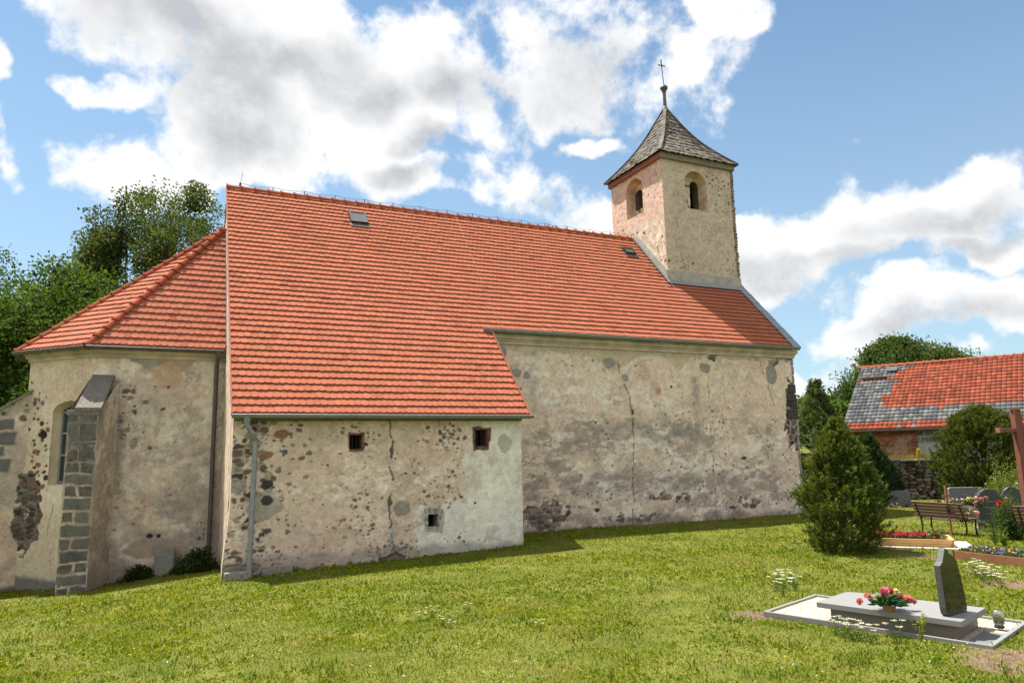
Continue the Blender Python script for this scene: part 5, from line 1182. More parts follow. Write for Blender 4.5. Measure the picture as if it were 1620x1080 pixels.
# ---------------------------------------------------------------- foreground grave
def up3(p, z=0.): return Vector((p.x, p.y, p.z + z))
gO = gp(1208, 975); gU = (gp(1572, 1027) - gO); gU.z = 0; gL = gU.length; gU.normalize(); gV = Vector((.955, .295, 0))
gW = 1.50; gzv = G(gO.x + gU.x, gO.y + gU.y) + .02
def GP(u, v, z): return Vector((gO.x, gO.y, gzv)) + gU * u + gV * v + Vector((0, 0, z))
def gbox(mb, u0, u1, v0, v1, z0, z1): return mb.hexa([GP(u0, v0, z0), GP(u1, v0, z0), GP(u1, v1, z0), GP(u0, v1, z0), GP(u0, v0, z1), GP(u1, v0, z1), GP(u1, v1, z1), GP(u0, v1, z1)])
grave = empty('grave', GP(gL / 2, gW / 2, 0)); tag(grave, 'foreground grave with granite ledger, white gravel and a broken black headstone', 'grave')
g = MB(); kh = .05
gbox(g, 0, gL, 0, .035, -.2, kh); gbox(g, 0, gL, gW - .05, gW, -.2, kh); gbox(g, 0, .05, .037, gW - .052, -.2, kh - .002); gbox(g, gL - .05, gL, .037, gW - .052, -.2, kh - .002)
g.build('kerb', M_kerb, grave, bevel=.006)
g = MB(); gbox(g, .052, gL - .052, .052, gW - .052, -.15, .02); g.build('gravel', M_gravel, grave)
ng = np.random.default_rng(3)
def chips(n, u0, u1, v0, v1, z, r, c_, name, mt):
    P = np.c_[ng.uniform(u0, u1, n), ng.uniform(v0, v1, n)]; X = np.array([tuple(GP(a, b, z)) for a, b in P]); D = rand_unit(ng, n); D[:, 2] = abs(D[:, 2]) * .4
    o_ = leafmesh(name, X, D, r * 2, r * 1.8, np.array(c_) * (.7 + .5 * ng.random((n, 1))), mt, grave, ng, .6); o_['kind'] = 'stuff'; return o_
chips(9000, .06, gL - .06, .06, gW - .06, .022, .007, (.46, .41, .34), 'gravel_chips', M_petal)
# slab: measured corners on its top plane
zt_ = .25
def uv(px, py, z):
    p = onZ(px, py, gzv + z); qx, qy = p.x - gO.x, p.y - gO.y; dt = gU.x * gV.y - gU.y * gV.x
    return (qx * gV.y - qy * gV.x) / dt, (gU.x * qy - gU.y * qx) / dt
su0, sv0 = uv(1279, 964, zt_); su1, sv0b = uv(1518, 984, zt_); _, sv1 = uv(1553, 960, zt_); sv0 = (sv0 + sv0b) / 2
su0 -= .14; sv0 = max(sv0, .05); sv1 = min(max(sv1, sv0 + .62), gW - .12); 
g = MB(); gbox(g, su0 + .14, su1 - .08, sv0 + .07, sv1 - .07, .01, zt_ - .065); g.build('ledger_base', M_granite_br, grave, bevel=.006)
g = MB(); outl = [(su0, sv0), (su1, sv0), (su1, sv1), (su0 + .22, sv1)] + [(su0 + .22 - .22 * math.sin(t), sv1 - .10 * (1 - math.cos(t))) for t in (.4, .8, 1.2)]
g.prism([GP(a, b, zt_ - .07) for a, b in outl], (0, 0, .07)); g.build('ledger', M_granite, grave, bevel=.008)
g = MB(); gbox(g, su1 + .02, gL - .06, sv0 + .02, sv1 - .25, .015, .035); g.build('dark_inlay', M_darkgravel, grave)
# headstone: a thin polished slab with a broken top, standing across the ledger
h0 = onZ(1499, 976, gzv + zt_); h1 = onZ(1533, 966, gzv + zt_); hd = Vector((h1.x - h0.x, h1.y - h0.y, 0)); hw = max(hd.length, .42); hd.normalize(); hn = Vector((hd.y, -hd.x, 0))
hpts = [(.05, 0), (hw - .02, 0), (hw, .06), (hw - .02, .30), (hw - .09, .62), (hw * .66, .69), (hw * .50, .73), (hw * .34, .80), (.07, .64), (0, .60), (0, .10), (.015, .03)]
hs = MB(); th = .075
fr = [Vector((h0.x, h0.y, gzv + zt_ + z)) + hd * v * .95 - hn * .03 * z for v, z in [(q[0], q[1] * .93) for q in hpts]]; bk = [p - hn * th - hd * .0 for p in fr]
hs.add(fr + bk, [tuple(range(len(fr))), tuple(range(2 * len(fr) - 1, len(fr) - 1, -1))] + [(i, i + len(fr), (i + 1) % len(fr) + len(fr), (i + 1) % len(fr)) for i in range(len(fr))])
ho = hs.build('headstone', M_black, grave, bevel=.006); ho.data.materials.append(M_blackrough)
for p_ in ho.data.polygons:
    if abs(p_.normal.dot(hn)) < .8: p_.material_index = 1
# engraved lettering lines on its polished front are too faint to read in the photo; only pale rules are cut
settle(grave)
lan = empty('grave_lantern', GP(su1 + .12, sv1 - .02, .045)); tag(lan, 'clear glass grave candle lantern on the white gravel behind the ledger', 'lantern')
M_cl, nt_, ot_ = newmat('clear_glass'); nb_ = NB(nt_); bs_ = nb_.n('ShaderNodeBsdfPrincipled'); bs_.inputs['Transmission Weight'].default_value = .9; bs_.inputs['Roughness'].default_value = .15; bs_.inputs['Base Color'].default_value = (.32, .35, .29, 1); nb_.link(bs_.outputs[0], ot_.inputs[0])
g = MB(); g.lathe((0, 0, .03), [(.045, 0), (.06, .03), (.065, .10), (.055, .16), (.05, .17)], 14); g.build('glass', M_cl, lan, smooth=True)
g = MB(); g.lathe((0, 0, 0), [(.05, 0), (.055, .015), (.045, .03)], 14); g.build('foot', M_iron, lan)
# flower arrangement
fp = onZ(1407, 966, gzv + zt_); fl = empty('flower_arrangement', (fp.x, fp.y, gzv + zt_)); tag(fl, 'bowl of pink and white artificial flowers standing on the grey ledger', 'flowers')
g = MB(); g.lathe((0, 0, 0), [(.055, 0), (.062, .01), (.075, .055), (.08, .06), (.08, .075), (.07, .08)], 18); g.build('bowl', M_terra, fl, smooth=False)
ng = np.random.default_rng(8)
n = 420; a = ng.random(n) * 6.283; rr_ = ng.random(n) ** .7; P = np.c_[np.cos(a) * rr_ * .16, np.sin(a) * rr_ * .11, .08 + .07 * ng.random(n) * (1.2 - rr_)]
D = np.c_[np.cos(a), np.sin(a), .25 + .6 * ng.random(n) - .4 * rr_]; D /= np.linalg.norm(D, axis=1, keepdims=True)
P = P + (rt[0] * 0); leafmesh('leaves', P, D, .04 + .11 * ng.random(n), .026, np.array((.02, .06, .03)) * (.7 + .8 * ng.random((n, 1))), M_leaf, fl, ng)
rtv = np.array((rt.x, rt.y, 0))
for (dx, dz, r_, c_) in ((-.235, .135, .04, (.58, .15, .20)), (-.175, .14, .045, (.60, .16, .21)), (-.28, .13, .03, (.55, .15, .2)), (-.02, .20, .055, (.58, .18, .30)), (-.06, .19, .05, (.56, .16, .27)), (.03, .185, .045, (.45, .03, .16)), (.085, .18, .035, (.75, .74, .62)),
                         (.07, .175, .03, (.72, .72, .60)), (-.11, .10, .03, (.75, .74, .55)), (-.09, .17, .028, (.7, .7, .6)), (.10, .115, .045, (.55, .09, .14)), (.16, .11, .05, (.60, .15, .21)), (.21, .10, .045, (.62, .19, .26)), (-.03, .14, .04, (.42, .03, .15)), (.0, .13, .035, (.4, .6, .25))):
    pos = rtv * dx * 1.3 + np.array((0, 0, dz * 1.1)) + ng.normal(0, .015, 3); blossom(fl, pos, r_ * 1.4, c_, (pos[0], pos[1] - .3, .8), ng)
# yellow-green weed and flowering weeds in the lawn
def weed(name, p, h, label, n, c1, c2, cat='weed', flw=None, group=None, leaf=.03, seed=1, spread=.3):
    root = empty(name, p); tag(root, label, cat, group); ng = np.random.default_rng(seed); g = MB(); PP = []; DD = []
    for i in range(n):
        a = ng.random() * 6.283; s_ = spread * h * ng.random(); e = np.array((math.cos(a) * s_, math.sin(a) * s_, h * (.65 + .35 * ng.random()))); g.tube([(0, 0, -.02), tuple(e * .5 + np.array((0, 0, .03))), tuple(e)], [.004, .003, .0015], 4, cap=False)
        m_ = max(3, int(26 * (leaf > .02))); t_ = ng.uniform(.15, 1, m_); PP.append(e[None] * t_[:, None]); d_ = rand_unit(ng, m_); d_[:, 2] = abs(d_[:, 2]) * .7; DD.append(d_)
    g.build('stems', M_stem, root); P = np.concatenate(PP); D = np.concatenate(DD); t = ng.random((len(P), 1)); leafmesh('leaves', P, D, leaf * (.7 + .6 * ng.random(len(P))), leaf * .5, np.array(c1) * (1 - t) + np.array(c2) * t, M_leaf, root, ng); return root
M_stem = simple('green_stem', (.09, .13, .03), .8, 0, 8, .2, 0)
p = gp(1458, 1014); weed('yellow_weed', p, .30, 'yellow green leafy weed growing at the front kerb of the granite grave', 7, (.16, .20, .02), (.30, .33, .03), seed=4, spread=.35)
def yarrow():
    root = empty('yarrow_plant'); ng = np.random.default_rng(12); g = MB(); PP, DD, CC = [], [], []
    for i in range(4):
        a = ng.random() * 6.283; e = np.array((math.cos(a) * .05 * i, math.sin(a) * .05 * i, .16 + .07 * ng.random())); g.tube([(0, 0, -.02), tuple(e * .5), tuple(e)], [.003, .0025, .002], 4, cap=False)
        m_ = 26; r_ = .032 * ng.random(m_) ** .5; b = ng.random(m_) * 6.283; P = e + np.c_[np.cos(b) * r_, np.sin(b) * r_, .004 * ng.random(m_)]; d_ = rand_unit(ng, m_); d_[:, 2] *= .2; leafmesh('umbel', P, d_, .014, .013, np.ones((m_, 3)) * (.60, .61, .53), M_petal, root, ng, .1)
    g.build('stems', M_stem, root)
    n = 60; P = ng.normal(0, .03, (n, 3)); P[:, 2] = ng.uniform(0, .12, n); d_ = rand_unit(ng, n); d_[:, 2] = abs(d_[:, 2]); leafmesh('leaves', P, d_, .04, .012, np.array((.05, .09, .02)) * (.7 + .8 * ng.random((n, 1))), M_leaf, root, ng); return root
yp = yarrow(); first = True; rg = random.Random(6)
for cl_, gr, lab, pts in (('a', 'yarrow on the open lawn', 'white flowering yarrow standing in the open lawn left of the grave kerb', ((1228, 934), (1240, 930), (1250, 924), (1232, 924), (1258, 934), (1240, 942))),
                     ('b', 'yarrow along the grave kerb', 'white flowering yarrow growing close to the front kerb of the granite grave', ((1334, 1008), (1346, 1012), (1362, 1014), (1378, 1018), (1418, 1016), (1322, 1004))),
                     ('c', 'yarrow beyond the headstone', 'white flowering yarrow in the grass beyond the black headstone', ((1548, 915), (1556, 921), (1566, 926), (1577, 922), (1586, 932), (1570, 916), (1543, 908), (1559, 912))),
                     ('d', 'yarrow in the middle of the lawn', 'small white flowering yarrow in the middle of the lawn in front of the annex', ((664, 984), (682, 976), (700, 990), (738, 966), (712, 994), (855, 998)))):
    for (px, py) in pts:
        p = gp(px, py)
        if first: r_ = yp; first = False
        else:
            r_ = yp.copy(); col.objects.link(r_)
            for ch in yp.children: c_ = ch.copy(); col.objects.link(c_); c_.parent = r_
        r_.location = p; r_.rotation_euler = (0, 0, rg.uniform(0, 6)); s_ = rg.uniform(.8, 1.15) * (.6 if cl_ == 'd' else 1); r_.scale = (s_, s_, s_); tag(r_, lab, 'wildflower', gr)

# ---------------------------------------------------------------- graves further back
bL_ = gp(1368, 864); bR_ = gp(1507, 868); bE = gp(1528, 856); pu = (bR_ - bL_); pu.z = 0; pL = pu.length; pu.normalize(); pv = (bE - bR_); pv.z = 0; pv = pv - pu * pv.dot(pu); pv.normalize(); pW = .95
pz = G(bR_.x, bR_.y); PO = Vector((bL_.x, bL_.y, pz))
def bedframe(name, O, u, v, L, Wd, hh, mt, label, cat='flower bed', th=.04, flare=.06, planks=2):
    root = empty(name, O + u * L / 2 + v * Wd / 2); tag(root, label, cat); g = MB()
    for k in range(planks):
        z0 = hh * k / planks; z1 = hh * (k + 1) / planks - .008; f0 = flare * z0 / hh; f1 = flare * z1 / hh
        def Q(a, b, f, z): return O + u * (a) + v * (b) + Vector((0, 0, z))
        for (a0, b0, a1, b1, nx_, ny_) in ((0, 0, L, 0, 0, -1), (L, 0, L, Wd, 1, 0), (L, Wd, 0, Wd, 0, 1), (0, Wd, 0, 0, -1, 0)):
            sgn = lambda a, b, f: (a + (f if a > L / 2 else -f), b + (f if b > Wd / 2 else -f))
            A0 = sgn(a0, b0, f0); B0 = sgn(a1, b1, f0); A1 = sgn(a0, b0, f1); B1 = sgn(a1, b1, f1); inn = -(u * nx_ + v * ny_) * th
            P = [O + u * q[0] + v * q[1] + Vector((0, 0, z)) for q, z in ((A0, z0), (B0, z0), (B1, z1), (A1, z1))]
            g.hexa([P[0], P[1], P[1] + inn, P[0] + inn, P[3], P[2], P[2] + inn, P[3] + inn])
    g.build('frame', mt, root); g = MB(); g.hexa([O + u * .02 + v * .02, O + u * (L - .02) + v * .02, O + u * (L - .02) + v * (Wd - .02), O + u * .02 + v * (Wd - .02)] + [O + u * a + v * b + Vector((0, 0, hh - .05)) for a, b in ((.02, .02), (L - .02, .02), (L - .02, Wd - .02), (.02, Wd - .02))]); g.build('soil', M_soil, root)
    return root
bed = bedframe('flower_bed', PO, pu, pv, pL, pW, .20, M_pine, 'pale pine framed grave bed full of pink begonias', planks=2)
def flowerstuff(root, O, u, v, L, Wd, z, nfl, cols, r, name, ng, leafc=((.03, .06, .02), (.08, .12, .03)), lz=.10):
    n = nfl * 14; a = ng.random(n) * L; b = ng.random(n) * Wd; U_ = np.array(u); V_ = np.array(v); P = np.array(O) + a[:, None] * U_ + b[:, None] * V_; P[:, 2] += z + ng.random(n) * lz * .8
    D = rand_unit(ng, n) + np.array((0, 0, .5)); D /= np.linalg.norm(D, axis=1, keepdims=True); t = ng.random((n, 1)); o_ = leafmesh('leaves', P, D, .05, .035, np.array(leafc[0]) * (1 - t) + np.array(leafc[1]) * t, M_leaf, root, ng); o_['kind'] = 'stuff'
    Ps, Ds, Ls, Ws, Cs = [], [], [], [], []
    for i in range(nfl):
        pos = np.array(O) + U_ * ng.random() * L + V_ * ng.random() * Wd; pos[2] += z + lz * (.6 + .6 * ng.random()); q = blossom_verts(pos, r * (.7 + .6 * ng.random()), cols[int(ng.integers(0, len(cols)))], (0, -.2, 1), ng, 9)
        for l_, x in zip((Ps, Ds, Ls, Ws, Cs), q): l_.append(x)
    o_ = leafmesh(name, np.concatenate(Ps), np.concatenate(Ds), np.concatenate(Ls), np.concatenate(Ws), np.concatenate(Cs), M_petal, root, ng, .15); o_['kind'] = 'stuff'
ng = np.random.default_rng(15)
flowerstuff(bed, PO + pu * .1 + pv * .08, pu, pv, pL - .5, pW - .2, .15, 260, [(.45, .03, .10), (.52, .07, .16), (.38, .02, .08), (.55, .12, .20)], .035, 'begonias', ng)
settle(bed)
g = MB(); o_ = .22; g.hexa([PO + pu * (-o_) + pv * (-o_) - Vector((0, 0, .1)), PO + pu * (pL + o_ + .2) + pv * (-o_) - Vector((0, 0, .1)), PO + pu * (pL + o_ + .2) + pv * (pW + o_) - Vector((0, 0, .1)), PO + pu * (-o_) + pv * (pW + o_) - Vector((0, 0, .1))] + [PO + pu * a + pv * b + Vector((0, 0, .03)) for a, b in ((-o_, -o_), (pL + o_ + .2, -o_), (pL + o_ + .2, pW + o_), (-o_, pW + o_))])
tag(g.build('gravel_border', M_gravel, None), 'strip of white gravel laid around the pine framed bed', 'gravel', kind='stuff')
q = PO + pu * (pL - .22) + pv * .45 + Vector((0, 0, .12)); bush('geranium', q, .20, .20, .24, 'red and white geranium at the right end of the pine framed bed', 44, 900, .035, (.05, .08, .03), (.16, .18, .08), 'plant', ([(.65, .06, .03), (.7, .1, .05), (.7, .68, .6)], 9, .035))
# small wooden cross on the bed
cpz = gp(1506, 846); cb = empty('wooden_grave_cross', (cpz.x, cpz.y, pz)); tag(cb, 'thin brown wooden cross with a dark plaque, standing behind the pine framed bed', 'cross')
g = MB(); g.bar((0, 0, -.1), (-.06, 0, 1.18), .05, .035, (rt.x, rt.y, 0)); g.build('post', M_woodred, cb)
g = MB(); g.bar(Vector((-.05, -.03, .93)) - Vector((rt.x, rt.y, 0)) * .13, Vector((-.05, -.03, .93)) + Vector((rt.x, rt.y, 0)) * .13, .025, .05); g.build('crossbar', M_woodred, cb)
g = MB(); g.box((-.03, -.045, .62), (.15, .02, .20), -.45); g.build('plaque', M_iron, cb)
# pansy bed
q0 = gp(1508, 884); q1 = gp(1650, 900); qu = q1 - q0; qu.z = 0; qL = qu.length; qu.normalize(); qv = Vector((-qu.y, qu.x, 0)); qv = qv if qv.y > 0 else -qv; qz = G(q0.x, q0.y)
bed2 = bedframe('flower_bed', Vector((q0.x, q0.y, qz)), qu, qv, qL, .85, .17, M_pinedark, 'red brown boarded bed of blue and yellow pansies behind the black headstone', planks=1, flare=0.)
flowerstuff(bed2, Vector((q0.x, q0.y, qz)) + qu * .05 + qv * .06, qu, qv, qL - .1, .7, .11, 230, [(.10, .10, .42), (.16, .16, .50), (.12, .10, .35), (.80, .55, .02), (.30, .32, .62)], .026, 'pansies', ng, lz=.09)
settle(bed2)
# bench seen from behind
b0 = gp(1457, 842); b1 = gp(1527, 848); bu = b1 - b0; bu.z = 0; bLn = bu.length; bu.normalize(); bv = Vector((-bu.y, bu.x, 0)); bv = bv if bv.y > 0 else -bv; bz0 = G(b0.x, b0.y) - .02
def BP(u, v, z): return Vector((u, v, z))
def make_bench(L, name, label):
    root = empty(name); tag(root, label, 'bench')
    for u in (.10, L - .10):
        g = MB(); g.tube([BP(u, .05, 0), BP(u, .10, .22), BP(u, .06, .42), BP(u, -.04, .62), BP(u, -.11, .80)], .022, 6); g.tube([BP(u, .48, 0), BP(u, .44, .22), BP(u, .46, .42), BP(u, .06, .42)], .022, 6); g.build('leg', M_iron, root)
    g = MB()
    for k in range(5):
        t = k / 4; g.box(BP(L / 2, .035 - .145 * t, .47 + .32 * t), (L, .022, .065), 0, ('X', .38))
    g.build('backrest', M_benchwood, root); g = MB()
    for k in range(5): g.box(BP(L / 2, .10 + .085 * k, .445), (L, .07, .025))
    g.build('seat', M_benchwood, root); return root
bn_ = make_bench(bLn + .2, 'park_bench', 'brown slatted bench with black iron legs, seen from behind, facing the graves')
bn_.location = (b0.x - bu.x * .1, b0.y - bu.y * .1, bz0); bn_.rotation_euler = (0, 0, math.atan2(bu.y, bu.x))
p = gp(1612, 858); b2 = make_bench(1.4, 'park_bench', 'dark bench cut by the right edge of the photo beside the rose bush'); b2.location = (p.x, p.y, p.z); b2.rotation_euler = (0, 0, math.atan2(bu.y, bu.x) + .25)
# headstones
def facing(p, extra=0.): return math.atan2(-p.x, p.y) * 1 + extra
def headstone(px, py, w, h, label, shape='rect', mt=M_hstone, rot=-.55, ledger=None, t=.14, z=None):
    p = gp(px, py); root = empty('headstone', p); tag(root, label, 'headstone'); root.rotation_euler = (0, 0, rot); g = MB()
    if shape == 'rect': pts = [(-w / 2, 0), (w / 2, 0), (w / 2, h - .04), (w / 2 - .06, h), (-w / 2 + .06, h), (-w / 2, h - .04)]
    elif shape == 'round': pts = [(-w / 2, 0), (w / 2, 0), (w / 2, h * .72)] + [(w / 2 * math.cos(a), h * .72 + h * .28 * math.sin(a)) for a in (.35, .8, 1.2, 1.57, 1.94, 2.34, 2.79)] + [(-w / 2, h * .72)]
    else: pts = [(-w / 2, 0), (w / 2, 0), (w / 2, h * .5)] + [(w / 2 * math.cos(a) * (1.0), h * .5 + h * .5 * math.sin(a) ** .7) for a in (.3, .7, 1.1, 1.4, 1.57, 1.9, 2.4, 2.8)] + [(-w / 2, h * .5)]
    g.prism([(a, -t / 2, b + .05) for a, b in pts], (0, t, 0)); g.build('slab', mt, root, bevel=.012)
    g = MB(); g.box((0, 0, .02), (w + .16, t + .2, .14)); g.build('plinth', M_hstone, root, bevel=.01)
    g = MB(); rg_ = random.Random(px)
    for k in range(4 if w > .6 else 3): ww = w * rg_.uniform(.35, .6); g.box((0, -t / 2 - .003, h * (.72 - .15 * k)), (ww, .004, .018))
    g.build('inscription', M_kerb, root)
    if ledger:
        g = MB(); lw, ll, lh = ledger; g.box((0, -ll / 2 - t / 2 - .1, lh / 2), (lw, ll, lh)); g.box((0, -ll / 2 - t / 2 - .1, lh + .022), (lw + .08, ll + .06, .04)); g.build('ledger', M_hdark, root, bevel=.008)
    return p
pA_ = headstone(1424, 800, .78, .52, 'low wide grey headstone between the dark cypress and the stone wall', mt=M_hstone)
headstone(1381, 803, .5, .62, 'plain pale grey headstone edge showing right behind the juniper bush', mt=simple('pale_headstone', (.30, .30, .28), .8, 0, 12, .25, .2))
pC_ = headstone(1531, 806, 1.15, .72, 'wide grey headstone in front of the big thuja', mt=M_hstone, ledger=(1.2, 1.3, .30))
pD_ = headstone(1570, 838, .60, 1.02, 'tall round topped dark headstone right of the bench', 'round', M_hdark, ledger=(.85, .9, .22))
pE_ = headstone(1604, 822, .55, .92, 'arched dark headstone behind the red rose bush', 'arch', M_hdark)
lt = gp(1500, 822); tbl = empty('grave_ledger', lt); tag(tbl, 'flat dark grave slab lying behind the bench', 'grave slab'); tbl.rotation_euler = (0, 0, math.atan2(bu.y, bu.x))
g = MB(); g.box((0, .3, .18), (1.9, .9, .34)); g.build('base', M_hstone, tbl); g = MB(); g.box((0, .3, .375), (2.0, 1.0, .05)); g.build('slab', M_hdark, tbl, bevel=.01)
# bouquets
def bouquet(px, py, depthp, w, h, cols, nf, label, seed, r=.05, base=None, pot=True):
    Yd = depthp.y; p = onY(px, py, Yd); root = empty('flower_bouquet', p); tag(root, label, 'flowers', 'flowers on the back graves'); ng = np.random.default_rng(seed)
    if pot: g = MB(); g.lathe((0, 0, 0), [(.06, 0), (.09, .08), (.10, .10)], 10); g.build('pot', M_hdark, root)
    n = 160; P = ng.normal(0, 1, (n, 3)) * (w * .28, w * .2, h * .25) + (0, 0, h * .5); D = rand_unit(ng, n) + np.array((0, 0, .4)); leafmesh('leaves', P, D / np.linalg.norm(D, axis=1, keepdims=True), .08, .03, np.array((.03, .075, .03)) * (.6 + .9 * ng.random((n, 1))), M_leaf, root, ng)
    for i in range(nf):
        a = rtv * ng.uniform(-.5, .5) * w; pos = a + np.array((0, -.1 * ng.random(), h * (.45 + .6 * ng.random()))); blossom(root, pos, r * (.8 + .5 * ng.random()), cols[i % len(cols)], (0, -.6, .6), ng)
PK = [(.60, .30, .33), (.64, .42, .42), (.56, .22, .27)]
bouquet(1513, 800, lt + Vector((0, .5, 0)), .38, .22, [(.62, .38, .52), (.70, .50, .62)], 11, 'lilac pink flowers in a bowl on the dark slab behind the bench', 51)
bouquet(1532, 800, lt + Vector((0, .4, 0)), .42, .28, [(.75, .62, .08), (.72, .72, .62), (.70, .45, .50)], 12, 'yellow and white flower bowl right of the lilac one on the slab', 52)
bouquet(1486, 801, lt + Vector((0, .5, 0)), .14, .16, [(.65, .15, .10), (.75, .4, .3)], 4, 'small single pot of red flowers at the left of the dark slab', 53, .035)
bouquet(1549, 806, pD_ + Vector((0, -.1, 0)), .34, .34, PK, 12, 'pink roses leaning against the left side of the round topped headstone', 54, .06, pot=False)
bouquet(1530, 830, pD_ + Vector((-.4, -.35, 0)), .46, .36, PK + [(.7, .72, .7)], 15, 'large wreath of pink and white flowers low beside the bench', 55, .055, pot=False)
bouquet(1588, 805, pD_ + Vector((.2, -.05, 0)), .26, .26, PK + [(.75, .70, .65)], 8, 'pink and white flowers between the two dark headstones', 56, .05, pot=False)
bouquet(1412, 806, pA_ + Vector((0, -.3, 0)), .46, .20, [(.80, .62, .58), (.78, .50, .45), (.75, .72, .6)], 13, 'pale peach flowers before the low wide grey headstone', 57, .045)
bouquet(1436, 806, pA_ + Vector((0, -.3, 0)), .26, .16, [(.78, .45, .42), (.75, .7, .6)], 7, 'smaller salmon flower pot right of the peach flowers', 58, .04)
bouquet(1394, 806, pA_ + Vector((0, -.3, 0)), .22, .18, [(.72, .35, .4), (.3, .4, .2)], 5, 'sparse pink flowers at the left near the dark cypress', 59, .04)
p = gp(1590, 846); g = MB(); g.lathe(p, [(.05, 0), (.09, .05), (.08, .16), (.05, .2), (.06, .24)], 12); tag(g.build('vase', M_kerb, None, smooth=True), 'pale stone vase on the ground under the rose bush', 'vase')
p = gp(1606, 852); bush('rose_bush', p, .55, .45, 1.02, 'dark leaved rose bush with big red blooms at the right edge', 61, 5000, .05, (.018, .04, .012), (.06, .10, .025), flowers=([(.60, .01, .03), (.5, .01, .02)], 6, .07))
p = gp(1604, 815); bush('rose_bush', p, 1.05, .8, 1.45, 'large light green rose bush with small pale pink blooms under the tall cross', 62, 14000, .055, (.06, .09, .02), (.16, .20, .045), flowers=([(.72, .50, .48), (.75, .66, .6)], 16, .045))
for (px, py, h_, sd_, lb) in ((1575, 862, .5, 71, 'tall green weeds growing in front of the round topped headstone'), (1590, 866, .35, 72, 'lower green weeds between the pansy bed and the vase')):
    p = gp(px, py); weed('weed_clump', p, h_, lb, 14, (.06, .10, .02), (.13, .18, .04), seed=sd_, leaf=.05, spread=.6)
# tall timber cross
cg = gp(1632, 846); ctop = onplane(1609, 648, (cg.x, cg.y, 0), (-fw.x, -fw.y, 0)); armz = onplane(1600, 680, (cg.x, cg.y, 0), (-fw.x, -fw.y, 0)).z
tc_ = empty('tall_wooden_cross', cg); tag(tc_, 'tall red brown timber cross rising at the right edge of the photo', 'cross'); hh = ctop.z - cg.z
rr = Vector((rt.x, rt.y, 0)).normalized()
g = MB(); g.bar((0, 0, -.3), (0, 0, hh), .17, .17, (rr.x, rr.y, 0)); g.build('post', M_crosswood, tc_, bevel=.01)
g = MB(); az0 = armz - cg.z; g.bar(rr * -.46 + Vector((0, 0, az0)), rr * .46 + Vector((0, 0, az0)), .13, .10); g.build('crossbeam', M_crosswood, tc_, bevel=.01)
g = MB(); g.bar(rr * -.50 + Vector((0, 0, az0)), rr * -.455 + Vector((0, 0, az0)), .15, .12); g.box((0, 0, hh + .02), (.20, .20, .05), .4); g.build('end_caps', M_woodred, tc_)
# things at the foot of the church
p = onY(258, 919, 20.0); ls = empty('old_gravestone', (p.x, p.y, p.z)); tag(ls, 'weathered grey stone slab leaning against the chancel wall among weeds', 'gravestone')
g = MB(); g.box((0, .10, .38), (.44, .10, .84), 0, ('X', -.16)); g.build('slab', simple('old_gravestone', (.20, .195, .17), .9, 0, 9, .3, .6, 40, .1), ls, bevel=.02)
g = MB(); g.box((-.25, -.25, .03), (.75, .25, .16), .05); g.build('footing_stone', M_hstone, ls, bevel=.03)
p = onY(218, 926, 19.9); bush('weed_bush', p, .38, .25, .42, 'dark leafy weeds left of the leaning gravestone slab', 63, 2600, .07, (.015, .032, .010), (.045, .08, .02), 'plant')
p = onY(305, 915, 19.7); bush('weed_bush', p, .75, .35, .44, 'dark leafy weeds right of the leaning slab under the dark downpipe', 64, 5000, .07, (.015, .032, .010), (.05, .085, .02), 'plant', ([(.6, .42, .02)], 6, .022))
p = Vector((.55, 19.2, G(.55, 19.2))); bush('weed_bush', p, .5, .4, .42, 'low dark weeds creeping along the base toward the annex corner', 65, 6000, .07, (.02, .04, .012), (.055, .09, .022), 'plant')
g = MB(); g.cc = (.22, .20, .17); g.box((1.2, YA - .12, G(1.2, 16) + .02), (.50, .30, .28), .03); g.cc = (.19, .17, .15); g.box((2.0, YA - .12, G(2, 16) + .02), (.62, .26, .22), -.04); fs = g.build('footing_stone', M_stoneattr, church, bevel=.03, colattr=True); fs.matrix_parent_inverse = church.matrix_basis.inverted()
p = onY(173, 640, 20.1); bush('wall_plant', p, .12, .12, .35, 'small green plant rooted in the buttress below its cap', 66, 350, .04, (.06, .09, .02), (.12, .15, .04), 'plant')
p = Vector((A3 + D3_ * 3.9)); p = onplane(1455, 738, A3 + Vector((WN[0], WN[1], 0)) * .6, (-WN[0], -WN[1], 0)); weed('yellow_shrub', (p.x, p.y, 1.45), .62, 'bright yellow leaved seedling growing on the retaining wall before the barn', 4, (.30, .30, .02), (.42, .40, .04), cat='plant', seed=9, leaf=.09, spread=.25)
ng = np.random.default_rng(77); n = 9000; t = ng.random(n) * 13 - 1; s_ = .35 + 1.2 * ng.random(n); P = np.stack([A3.x + D3_.x * t + WN[0] * s_, A3.y + D3_.y * t + WN[1] * s_, np.full(n, 1.45)], 1); D = rand_unit(ng, n) * .35 + np.array((0, 0, 1)); D /= np.linalg.norm(D, axis=1, keepdims=True); q_ = ng.random((n, 1))
tag(leafmesh('dry_grass', P, D, .15 + .3 * ng.random(n) ** 2, .02, np.array((.26, .18, .09)) * q_ + np.array((.12, .14, .04)) * (1 - q_), M_grass, None, ng), 'dry tan grass on the terrace above the stone wall', 'grass', kind='stuff')

